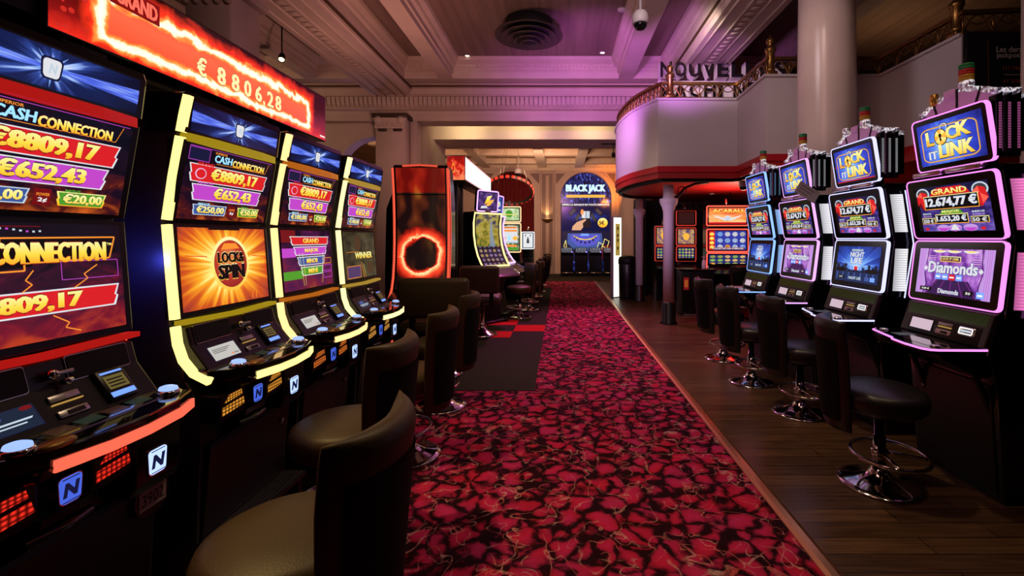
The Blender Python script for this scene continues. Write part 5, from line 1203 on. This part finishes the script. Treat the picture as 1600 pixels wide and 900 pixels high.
def d_white(p):
    p.back(emit('e_white_picture', (.85, .88, .9), .95)); p.poly([(.35, .3), (.65, .3), (.6, .62), (.4, .62)], E_GREY, 1); p.disc(.5, .68, .08, .05, E_GREY, 1, 12); p.rect(.2, .78, .3, .9, E_GREY, 1); p.rect(.7, .78, .8, .9, E_GREY, 1)
upright((-.93, 13.2, .013), -PI/2, .36, 'small far machine showing a white screen with a dark figure', None, [(1.18, 1.66, d_white, 0)], ('pale', (.9, .92, 1), 1.2))
REEL1 = m_reels('blue_reels', 5, 3, [(.75, .12, .05), (.85, .55, .08), (.10, .35, .85), (.7, .7, .75)], (.04, .05, .42)); REEL2 = m_reels('mixed_reels', 5, 4, [(.85, .70, .05), (.75, .08, .04), (.20, .55, .10), (.8, .5, .2)], (.02, .03, .16))
def d_eagle(p):
    p.back(m_cloud('sunset_sky', [(.3, (.75, .12, .03)), (.5, (1, .30, .06)), (.7, (1, .62, .25))], 2., .5, 1., 2.)); p.text('ACARAU', .10, .70, .90, .92, E_GOLD, 4, 0, .06, E_RED, .10)
    p.poly([(.5, .30), (.90, .55), (.80, .40), (.56, .18)], E_PALE, 2); p.poly([(.5, .30), (.10, .55), (.20, .40), (.44, .18)], E_PALE, 2); p.disc(.5, .36, .08, .16, E_SILVER, 3, 16); p.rect(0, 0, 1, .10, E_RED, 1)
def d_blue(p):
    p.back(REEL1); p.rect(0, 0, .16, 1, E_RED, 1)
    for k in range(4): p.disc(.08, .14+.23*k, .06, .09, E_GOLD, 2, 14)
    p.rect(.05, .02, .95, .14, E_DRED, 2); p.text('COLLECTEZ DES SYMBOLES', .10, .035, .92, .12, E_PALE, 4, 0, .04)
def d_mixed(p): p.back(REEL2); p.rect(0, 0, 1, .07, E_RED, 1); p.poly([(.05, .1), (.2, .1), (.17, .4), (.08, .4)], E_GOLDO, 2)
upright((3.46, 9.4, .0), -PI/2-.05, .84, 'red rimmed machine with blue reels and an eagle topper under the balcony', None, [(.82, 1.19, d_mixed, .10), (1.22, 1.68, d_blue, .0), (1.76, 2.16, d_eagle, .05)], ('red', (1, .10, .06), 1.5), grp='machines under the balcony')
def d_warm(p): p.back(m_cloud('warm_slots', [(.3, (.05, .05, .25)), (.5, (.5, .25, .15)), (.65, (.9, .55, .2)), (.8, (.9, .85, .8))], 4., 0, .8, 3.)); p.disc(.5, .5, .2, .25, E_GOLDO, 1, 16)
def d_warm2(p): p.back(REEL2)
DK = ('dim_red', (.7, .05, .03), .7)
upright((2.98, 10.75, 0), -PI/2, .46, 'dim machine with warm coloured screens behind the slim white columns', None, [(.95, 1.30, d_warm2, .05), (1.33, 1.74, d_warm, .0), (1.80, 2.15, lambda p: p.back(emit('e_off', (.05, .012, .01), .6)), 0)], DK, grp='machines under the balcony')
upright((2.50, 10.95, 0), -PI/2, .42, 'sliver of a lit machine just past the nearer slim column', None, [(.95, 1.30, d_warm2, .05), (1.33, 1.78, d_warm, .0)], DK, grp='machines under the balcony')

# counter under the balcony with a hand sanitiser bottle
r = thing('counter', 'dark counter with orange lit panel beside the slim column', 'counter', (2.66, 9.0, 0))
m = MB(); m.box(-.30, .32, -.2, .25, .03, .86, BLACKP, .01); m.build('body', None, r)
m = MB(); m.box(-.33, .35, -.23, .28, .86, .90, BLACK, .008); m.build('top', None, r)
m = MB(); m.box(-.28, .28, -.24, -.2, 0, .03, STEEL, .003); m.build('kick_plate', None, r)
p = Panel((-.27, -.2015, .50), (.10, 0, 0), (0, 0, .24)); p.back(E_DRED); p.rect(.15, .2, .85, .8, emit('e_orange_dim', (.5, .10, .02), .6), 1); p.build('lit_panel', r)
m = MB(); m.lathe([(0, 0), (.04, 0), (.042, .01), (.042, .14), (.02, .17), (.014, .18), (.014, .21), (.02, .212), (.02, .23), (0, .232)], (2.84, 8.98, .90), 20, mat('milky_bottle', (.62, .50, .52), .3)); m.box(2.80, 2.845, 8.97, 8.99, 1.12, 1.135, mat('milky_bottle', (.62, .50, .52), .3), .003)
tag(m.build('pump_bottle'), 'pale pump bottle standing on the dark counter', 'bottle')

# ------------------------------------------------------------------ double seats and the far stools
def double_seat(loc, rz, w, label, mm):
    r = thing('double_seat', label, 'seat', loc, rz, 'wide seats on trumpet bases')
    m = MB(); m.box(-.30, .22, -w/2, w/2, .50, .62, mm, .045, 3); m.build('seat', None, r)
    M = Matrix.Translation((-.30, 0, .86)) @ Matrix.Rotation(-.10, 4, 'Y')
    m = MB(); m.box(-.055, .055, -w/2, w/2, -.20, .22, mm, .05, 4, M=M); m.build('backrest', None, r)
    for s in (-1, 1):
        m = MB(); m.box(-.31, -.25, s*w*.3-.03, s*w*.3+.03, .50, .74, BLACKM, .006); m.build('bracket', None, r)
    m = MB(); m.lathe([(.0, 0), (.24, 0), (.245, .008), (.20, .03), (.12, .065), (.06, .11), (.045, .14), (.05, .17), (.036, .18), (.036, .50)], (0, 0, 0), 40, CHR2); m.build('base', None, r)
    return r
BROWNL = mat('brown_leather', (.055, .028, .014), .45)
double_seat((-1.30, 4.98, .013), PI/2, .74, 'wide black seat turned to the ring of fire machine', LEATH)
double_seat((-1.20, 7.0, .0168), PI/2+.05, .58, 'wide brown seat on a chrome trumpet base behind the black one', BROWNL)
GF = 'stools along the curved machines'
stool(-.76, 8.55, PI+.55, 'dark stool before the yellow rimmed curved machine', GF, .013)
stool(-.66, 9.45, PI+.3, 'purple tinted stool before the lilac rimmed curved machine', GF, .013)
stool(-.72, 10.6, PI, 'stool third along the curved machines towards the far room', GF, .013)
stool(-.66, 11.6, PI, 'stool fourth along the curved machines towards the far room', GF, .013)
stool(-.62, 12.7, PI, 'stool by the small white screen machine', GF, .013)
stool(-.62, 14.4, PI-.4, 'stool farthest down the aisle before the far carpet', GF, .008)
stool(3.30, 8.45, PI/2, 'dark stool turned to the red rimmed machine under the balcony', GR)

# ------------------------------------------------------------------ far room: blackjack screen, terminals, sconce, curtain, ring light
r = thing('led_screen', 'arched LED screen advertising BLACK JACK on the far wall', 'screen', (1.09, 19.31, 0))
ARW, ARH = 2.12, 4.26
m = MB(); arch = [(-1.06, .1)]+[(1.06*math.cos(PI-PI*i/28), 3.20+1.06*math.sin(PI-PI*i/28)) for i in range(29)]+[(1.06, .1)]
m.prism(arch, 'y', .0, .08, BLACKP); m.build('cabinet', None, r)
p = Panel((-1.06, -.003, 0), (2.12, 0, 0), (0, 0, ARH), .002)
BJBG = m_radial('blackjack_glow', .5, .585, .5, [(0, (.55, .75, 1)), (.25, (.10, .22, .80)), (.5, (.015, .03, .22)), (1, (.004, .006, .05))], rays=.5, nrays=6., strength=1.0, scale=4.2)
NIGHTSKY = m_cloud('starry_blue', [(.35, (.003, .004, .03)), (.58, (.012, .02, .16)), (.70, (.10, .16, .75)), (.78, (.3, .5, 1))], 26., 0, .9, 1.)
p.poly([((a+1.06)/2.12, b/ARH) for a, b in arch], NIGHTSKY, 0)
p.rect(0, .12, 1, .70, emit('e_bj_dark', (.004, .006, .035), .8), 1); p.rect(.02, .42, .98, .665, BJBG, 2)
p.text('BLACK JACK', .11, .795, .89, .885, emit('e_bj_text', (.55, .85, 1), 1.25), 5, 0, .07, E_NAVY, .10); p.rect(.11, .755, .89, .783, E_GOLDO, 3)
p.text('D\u00c9FIEZ LA BANQUE EN TOUTE SIMPLICIT\u00c9', .03, .673, .97, .697, E_WHITE, 5, 0, .04)
# screen, cards, hand and 5c coin
p.rect(.40, .455, .60, .63, E_BLACK, 4); p.rect(.42, .55, .50, .62, E_PALE, 5); p.rect(.51, .55, .58, .62, E_SILVER, 5)
for q in ([(.15, .60), (.28, .66), (.33, .63), (.20, .565)], [(.27, .54), (.36, .61), (.41, .58), (.32, .51)], [(.85, .60), (.72, .66), (.67, .63), (.80, .565)], [(.73, .53), (.62, .62), (.58, .58), (.69, .50)]): p.poly(q, E_BLACK, 3); c = (sum(a for a, b in q)/4, sum(b for a, b in q)/4); p.poly([(c[0]+(a-c[0])*.7, c[1]+(b-c[1])*.7) for a, b in q], E_GREY, 4)
SKIN = emit('e_skin', (.85, .45, .25), .9); p.poly([(.22, .43), (.40, .43), (.45, .46), (.44, .50), (.51, .53), (.50, .545), (.40, .525), (.32, .51), (.24, .47)], SKIN, 6)
p.disc(.43, .61, .035, .03, E_ORANGE, 5, 10); p.disc(.84, .505, .10, .048, E_GOLD, 5, 24); p.text('5\u20ac', .77, .485, .87, .525, E_DRED, 7, 0, .06)
# table picture
p.poly([(.14, .40), (.82, .40), (.84, .30), (.70, .235), (.5, .22), (.28, .235), (.13, .30)], E_BLUE, 3); p.poly([(.20, .39), (.78, .39), (.78, .33), (.66, .28), (.5, .27), (.32, .28), (.20, .33)], emit('e_bj_table', (.10, .10, .6), 1.), 4)
for k in range(7):
    a = PI*(1.12+.76*k/6); p.rect(.49+.22*math.cos(a)-.018, .385+.09*math.sin(a), .49+.22*math.cos(a)+.018, .385+.09*math.sin(a)+.022, E_NAVY, 5)
p.line([(.26, .375), (.36, .345), (.5, .335), (.62, .345), (.72, .375)], .010, E_GOLD, 5); p.rect(.40, .375, .56, .395, E_LBLUE, 6)
for q in ([(.72, .24), (.80, .22), (.84, .29), (.76, .31)], [(.84, .27), (.92, .25), (.97, .32), (.88, .345)], [(.06, .27), (.12, .25), (.10, .33)]): p.line(q, .006, E_YEL, 6, True)
p.rect(.82, .14, 1, .28, E_DRED, 2)
p.build('display', r)
for k in range(4):
    x = .12+.56*k
    r = thing('blackjack_terminal', 'black terminal with lit desk below the BLACK JACK screen, %s' % ('beside the panelled pilaster', 'second from the pilaster', 'third from the pilaster', 'farthest from the pilaster')[k], 'terminal', (x+.15, 17.75, .009), 0, 'terminals below the card table screen')
    m = MB(); m.prism([(.0, 0), (.45, 0), (.45, .95), (.30, 1.12), (-.02, .92), (.05, .80)], 'x', -.25, .25, BLACK, .01); m.build('body', None, r)
    p = Panel((-.21, .0, .935), (.42, 0, 0), (0, .27, .17)); p.back(m_cloud('desk_glow', [(.3, (.03, .04, .06)), (.6, (.22, .24, .30)), (.8, (.5, .5, .55))], 2., 0, .7, 2., 0, 3.)); p.rect(.1, .2, .9, .4, E_GREY, 1); p.build('desk_screen', r)
    m = MB(); m.lathe([(0, 0), (.035, 0), (.03, .03), (0, .035)], (.20, -.0, .93), 14, emit('e_violet_lamp', (.30, .22, 1), 1.8)); m.build('lamp', None, r)
    m = MB(); m.tube([(-.24, -.08, .14), (.24, -.08, .14)], .015, CHROME); m.box(-.22, -.19, -.08, .02, .12, .16, CHROME); m.box(.19, .22, -.08, .02, .12, .16, CHROME); m.build('foot_rail', None, r)
r = thing('wall_sconce', 'warm glowing sconce on the pilaster of the far wall', 'lamp', (-.525, 18.90, 2.22))
m = MB(); m.lathe([(0, -.10), (.06, -.08), (.16, .0), (.20, .06), (.205, .065), (.19, .07), (.14, .03), (0, .02)], (0, -.02, 0), 24, BRONZE, sx=1.2, sy=.55); m.build('bowl', None, r)
m = MB(); m.lathe([(0, .03), (.12, .032), (.10, .06), (0, .07)], (0, -.03, 0), 20, emit('e_sconce', (1, .70, .30), 5.), sx=1.2, sy=.55); m.build('bulb', None, r)
for s in (-1, 1):
    m = MB(); m.box(s*.235-.012, s*.235+.012, -.10, .0, .06, 1.55, FARW, .004); m.build('side_fin', None, r)
lamp('SPOT', 'sconce_light', (-.525, 18.70, 2.34), (-.525, 18.93, 3.0), 26, (1, .60, .22), .05, 95, .8)
# curtain
CURT = mat('red_velvet', (.22, .010, .012), .8)
m = MB(); G = []
for i in range(61):
    a = -1+2*i/60; col_ = []
    for j in range(13):
        z = .02+4.3*j/12; sw = .05*math.sin(a*34+.8*math.sin(z*3))+.03*math.sin(z*9+a*3)
        col_.append((-2.02+a*.97, 19.22+sw, z))
    G.append(col_)
m.grid(G, CURT); 
bmesh.ops.solidify(m.bm, geom=m.bm.faces[:], thickness=.02)
tag(m.build('curtain'), 'dark red gathered curtain filling the far arch', 'curtain')
r = thing('ring_light', 'ring of red lamps hanging before the red curtain', 'lamp', (-1.72, 15.6, 3.12))
M = Matrix.Rotation(math.radians(-30), 4, 'X')
m = MB(); m.tube([M @ Vector((.78*math.cos(2*PI*k/40), .78*math.sin(2*PI*k/40), 0)) for k in range(40)], .03, BLACKM, True, flat=(.05, .02, (0, 0, 1))); m.build('ring', None, r)
for k in range(26):
    a = 2*PI*k/26; m = MB(); m.box(-.06, .06, -.03, .03, -.045, .045, emit('e_red_lamp', (1, .035, .015), 1.3), .015, 1, M=M @ Matrix.Rotation(a, 4, 'Z') @ Matrix.Translation((0, -.80, 0))); m.build('lamp_segment', None, r)
for a in (.3, 2.4, 4.5):
    q = M @ Vector((.78*math.cos(a), .78*math.sin(a), 0)); m = MB(); m.tube([q, (q.x*.3, q.y*.3, 1.49)], .006, STEEL, seg=6); m.build('wire', None, r)
# totem, bin
r = thing('lit_totem', 'tall white lit totem with gold lettering by the copper strip', 'sign', (1.42, 11.55, 0), .55)
m = MB(); m.box(-.13, .13, -.06, .06, 0, 2.04, mat('lilac_paint', (.45, .36, .50), .5), .006); m.build('cabinet', None, r)
p = Panel((-.125, -.0615, .02), (.25, 0, 0), (0, 0, 2.0)); p.back(emit('e_totem', (1, .98, .82), 1.3)); p.rect(.25, .52, .80, .92, emit('e_totem_gold', (.50, .32, .06), .8), 1)
for v in (.85, .76, .70, .60): p.poly([(.42, v), (.66, v+.006), (.60, v+.03), (.48, v+.034)], E_BLACK, 3); p.poly([(.50, v-.02), (.56, v-.018), (.58, v), (.47, v)], E_BLACK, 3)
p.build('lit_face', r)
r = thing('waste_bin', 'black round waste bin beside the white totem', 'bin', (1.66, 11.25, 0))
m = MB(); m.lathe([(.0, 0), (.19, 0), (.20, .02), (.21, .86), (.20, .88), (.0, .88)], (0, 0, 0), 28, BLACKP); m.build('body', None, r)
m = MB(); m.lathe([(.215, .86), (.22, .87), (.22, .96), (.20, 1.03), (.12, 1.06), (0, 1.07)], (0, 0, 0), 28, BLACKM); m.build('lid', None, r)

# ------------------------------------------------------------------ ceiling fittings
r = thing('ceiling_vent', 'round black ringed air vent under the coffer boards', 'vent', (-.56, 8.2, 5.33))
VD = mat('vent_metal', (.09, .065, .06), .4, .5)
for k, (ra, z) in enumerate(((.60, -.20), (.49, -.24), (.38, -.28), (.27, -.315), (.16, -.345))):
    m = MB(); m.lathe([(ra*.62, z+.10), (ra, z), (ra+.012, z+.004), (ra+.01, z+.02), (ra*.64, z+.115)], (0, 0, 0), 48, VD); m.build('ring', None, r)
m = MB(); m.lathe([(0, .07), (.42, .07), (.40, -.16), (.12, -.30), (0, -.31)], (0, 0, 0), 40, mat('vent_dark', (.012, .01, .012), .7)); m.build('duct', None, r)
def downlight(x, y, z, label, rim=.06):
    r = thing('downlight', label, 'light', (x, y, z), 0, 'recessed ceiling lights')
    m = MB(); m.lathe([(rim, 0), (rim, -.012), (rim*.8, -.016), (rim*.75, 0)], (0, 0, 0), 24, WHITEW); m.build('trim_ring', None, r)
    m = MB(); m.lathe([(0, -.006), (rim*.74, -.006), (rim*.74, -.003), (0, -.003)], (0, 0, 0), 24, emit('e_downlight', (1, .86, .62), 6.)); m.build('bulb', None, r)
downlight(-1.98, 9.72, 5.4, 'recessed lamp in the coffer on the side of the jackpot sign'); downlight(.89, 9.56, 5.4, 'recessed lamp in the coffer on the side of the balcony')
downlight(2.95, 7.8, 2.5, 'recessed lamp in the red balcony underside'); downlight(3.4, 10.2, 2.5, 'recessed lamp deep in the red underside'); downlight(2.6, 10.4, 2.5, 'recessed lamp in the red underside behind the slim columns')
m = MB(); m.lathe([(0, 0), (.07, 0), (.07, -.02), (.05, -.035), (0, -.04)], (1.05, 7.75, 5.4), 20, WHITEW); tag(m.build('smoke_detector'), 'small white smoke detector on the coffer boards', 'detector')
def dome_camera(x, y, z, ztop, s, label):
    r = thing('dome_camera', label, 'camera', (x, y, z), 0, 'dome cameras')
    if ztop > z+.16*s: m = MB(); m.lathe([(.018, .12*s), (.018, ztop-z-.02), (.05, ztop-z-.015), (.05, ztop-z)], (0, 0, 0), 14, WHITEW); m.build('stem', None, r)
    m = MB(); m.lathe([(.09*s, -.02*s), (.105*s, -.01*s), (.105*s, .09*s), (.08*s, .14*s), (0, .16*s)], (0, 0, 0), 24, WHITEW); m.build('housing', None, r)
    m = MB(); m.lathe([(.088*s, -.015*s), (.085*s, -.05*s), (.06*s, -.085*s), (.03*s, -.10*s), (0, -.102*s)], (0, 0, 0), 24, BLACK); m.build('dome', None, r)
dome_camera(1.06, 6.0, 4.34, 5.4, 1.0, 'white dome camera hanging on a stem under the coffers'); dome_camera(3.12, 7.75, 2.385, 2.5, .72, 'dome camera under the red foot of the balcony'); dome_camera(-1.62, 17.6, 4.02, 4.62, 1.3, 'dome camera hanging in the far room')
def spot(x, y, z, ztop, label, tgt, lit=True):
    r = thing('spotlight', label, 'light', (x, y, z), 0, 'ceiling spotlights')
    q = Vector(tgt)-Vector((x, y, z)); M = q.to_track_quat('Z', 'Y').to_matrix().to_4x4()
    m = MB(); m.lathe([(0, -.09), (.04, -.085), (.05, -.05), (.055, .09), (.048, .09), (.045, .06), (0, .05)], (0, 0, 0), 20, BLACKM, M); m.build('barrel', None, r)
    if lit: m = MB(); m.lathe([(0, .068), (.044, .068), (.044, .074), (0, .074)], (0, 0, 0), 18, emit('e_spot', (1, .78, .42), 5.), M); m.build('lens', None, r)
    m = MB(); m.tube([(0, 0, .05), (0, 0, ztop-z)], .012, BLACKM); m.build('stem', None, r)
spot(-4.95, 8.1, 4.72, 5.4, 'small lit spotlight on the ceiling behind the jackpot sign', (-4.0, 6, 2))
for k, x in enumerate((-8.5, -8.15, -7.85)): spot(x, 9.0, 4.58, 5.4 if x < -8.2 else 4.75, 'tiny lit spotlight, %s of three near the dark side wall' % ('nearest the wall', 'middle', 'farthest from the wall')[k], (-8, 6, 2))
spot(1.42, 12.1, 3.72, 3.98, 'black stage spotlight hanging under the lit beam', (2.2, 18, 3), False)
m = MB(); m.tube([(1.1, 12.1, 4.0), (1.75, 12.1, 4.0)], .02, BLACKM); tag(m.build('spotlight_bar'), 'short black bar carrying the stage spotlight', 'bar')

# ------------------------------------------------------------------ balcony railing, letters and poster
BRASS = mat('old_brass', (.34, .19, .055), .34, .9, bump=(25, .15))
r = thing('balcony_railing', 'old brass railing with arched panels on top of the white balcony', 'railing', (0, 0, 3.835))
RP = [(p[0]+.05, p[1]+.0) for p in CURVE]+[(2.98, 7.64), (2.98, 6.56), (4.60, 6.56), (4.62, 5.22), (5.9, 5.1)]
def dens(P, step=.16):
    Q = []
    for (a, b), (c, d) in zip(P, P[1:]):
        n = max(1, int(math.hypot(c-a, d-b)/step)); Q += [(a+(c-a)*i/n, b+(d-b)*i/n) for i in range(n)]
    return Q+[P[-1]]
m = MB(); m.tube([(x, y, .25) for x, y in RP], .03, BRASS, flat=(.022, .032, (0, 0, 1))); m.build('top_rail', None, r)
m = MB(); m.tube([(x, y, .015) for x, y in RP], .015, BRASS, flat=(.012, .018, (0, 0, 1))); m.build('bottom_rail', None, r)
D = dens(RP, .30)
m = MB()
for (a, b), (c, d) in zip(D, D[1:]):
    n = 8
    m.tube([(a+(c-a)*k/n, b+(d-b)*k/n, .03+.19*math.sin(PI*k/n)) for k in range(n+1)], .011, BRASS, seg=5, cap=False)
    m.tube([(a+(c-a)*k/n, b+(d-b)*k/n, .23-.12*math.sin(PI*k/n)) for k in range(n+1)], .008, BRASS, seg=5, cap=False)
    m.tube([(a, b, .02), (a, b, .24)], .010, BRASS, seg=5)
m.build('panel_arches', None, r)
for x, y in ((1.84, 7.62), (3.04, 6.58), (4.62, 5.30)):
    m = MB(); m.box(x-.075, x+.075, y-.075, y+.075, 0, .06, BRASS, .01); m.lathe([(.07, .06), (.065, .10), (.055, .12), (.058, .34), (.075, .36), (.075, .40), (.05, .42), (.03, .45), (.055, .48), (.06, .51), (.045, .545), (.015, .56), (.015, .59), (0, .60)], (x, y, 0), 20, BRASS); m.build('newel_post', None, r)
MIRR = mat('black_mirror', (.02, .016, .018), .08, .3); LW = mat('letter_white', (.75, .70, .70), .5)
r = thing('letter_sign', 'white board sign with dark mirrored letters NOUVELLES MACHINES behind the railing', 'sign', (1.87, 8.62, 2.60))
m = MB(); m.box(0, 2.20, .06, .16, 0, 1.90, LW, .004); m.build('board', None, r)
for word, x0, z0, pitch, hh in (('NOUVELLES', .0, 1.90, .265, .29), ('MACHINES', .02, 1.55, .275, .29)):
    for k, ch in enumerate(word):
        w = .22 if ch not in 'I' else .07
        m = text3d(ch, w, hh, .20 if word[0] == 'N' else .10, MIRR, LW); o = m.build('letter', None, r); o.location = (x0+pitch*k, -.04 if word[0] == 'N' else .005, z0)
r = thing('jackpot_poster', 'black sparkling poster listing the last jackpots beside the pale column', 'poster', (4.575, 5.12, 0))
m = MB(); m.box(0, .95, -.0, .05, 2.69, 3.82, BLACKP, .004); m.build('board', None, r)
p = Panel((.01, -.002, 2.70), (.93, 0, 0), (0, 0, 1.11), .002); SPKB = NX('poster_print')
t_ = SPKB.n('ShaderNodeTexCoord'); v_ = SPKB.n('ShaderNodeTexVoronoi'); v_.inputs['Scale'].default_value = 28.; SPKB.nt.links.new(t_.outputs['Object'], v_.inputs['Vector'])
SPKB.put(SPKB.p.inputs['Base Color'], SPKB.ramp(v_.outputs['Distance'], [(.0, (.35, .12, .05)), (.10, (.03, .012, .01)), (.2, (.012, .009, .010))])); p.back(SPKB.m)
PW = mat('poster_white', (.55, .52, .50), .6); PO = mat('poster_orange', (.35, .09, .03), .6)
p.rect(.28, .20, 1, .92, mat('poster_black', (.008, .007, .008), .5), 1); p.line([(.26, .10), (.24, .92)], .006, PO, 2)
p.text('Les derniers', .34, .80, .80, .86, PW, 3); p.text('jackpots', .34, .73, .66, .795, PW, 3)
for k in range(2): p.text(('111 746 \u20ac', '67 208 \u20ac')[k], .42, .62-.13*k, .70, .66-.13*k, PO, 3); p.rect(.44, .57-.13*k, .66, .576-.13*k, PW, 3)
p.build('print', r)
# iron scroll bracket under the balcony
r = thing('scroll_bracket', 'black iron scroll bracket behind the nearer slim column', 'bracket', (2.02, 8.05, 0))
m = MB(); m.tube([(.0, 0, 2.05), (.06, 0, 2.22), (.18, 0, 2.38), (.36, 0, 2.46), (.60, 0, 2.48)], .022, BLACKM); m.build('arm', None, r)
m = MB(); m.tube([(.14+.075*math.cos(2*PI*k/20), .0, 2.25+.07*math.sin(2*PI*k/20)+.09) for k in range(20)], .008, BLACKM, True, 6); m.build('scroll', None, r)
r = thing('iron_frieze', 'row of black iron rings hanging under the red ceiling', 'ornament', (2.25, 9.98, 2.12))
m = MB(); m.tube([(0, 0, .16), (1.5, 0, .16)], .012, BLACKM); m.tube([(0, 0, -.01), (1.5, 0, -.01)], .012, BLACKM)
for x in (.02, 1.48): m.tube([(x, 0, -.01), (x, 0, .38)], .012, BLACKM)
m.build('rails', None, r)
for k in range(10): m = MB(); m.tube([(.08+.148*k+.07*math.cos(2*PI*q/18), 0, .075+.07*math.sin(2*PI*q/18)) for q in range(18)], .009, BLACKM, True, 6); m.build('ring', None, r)
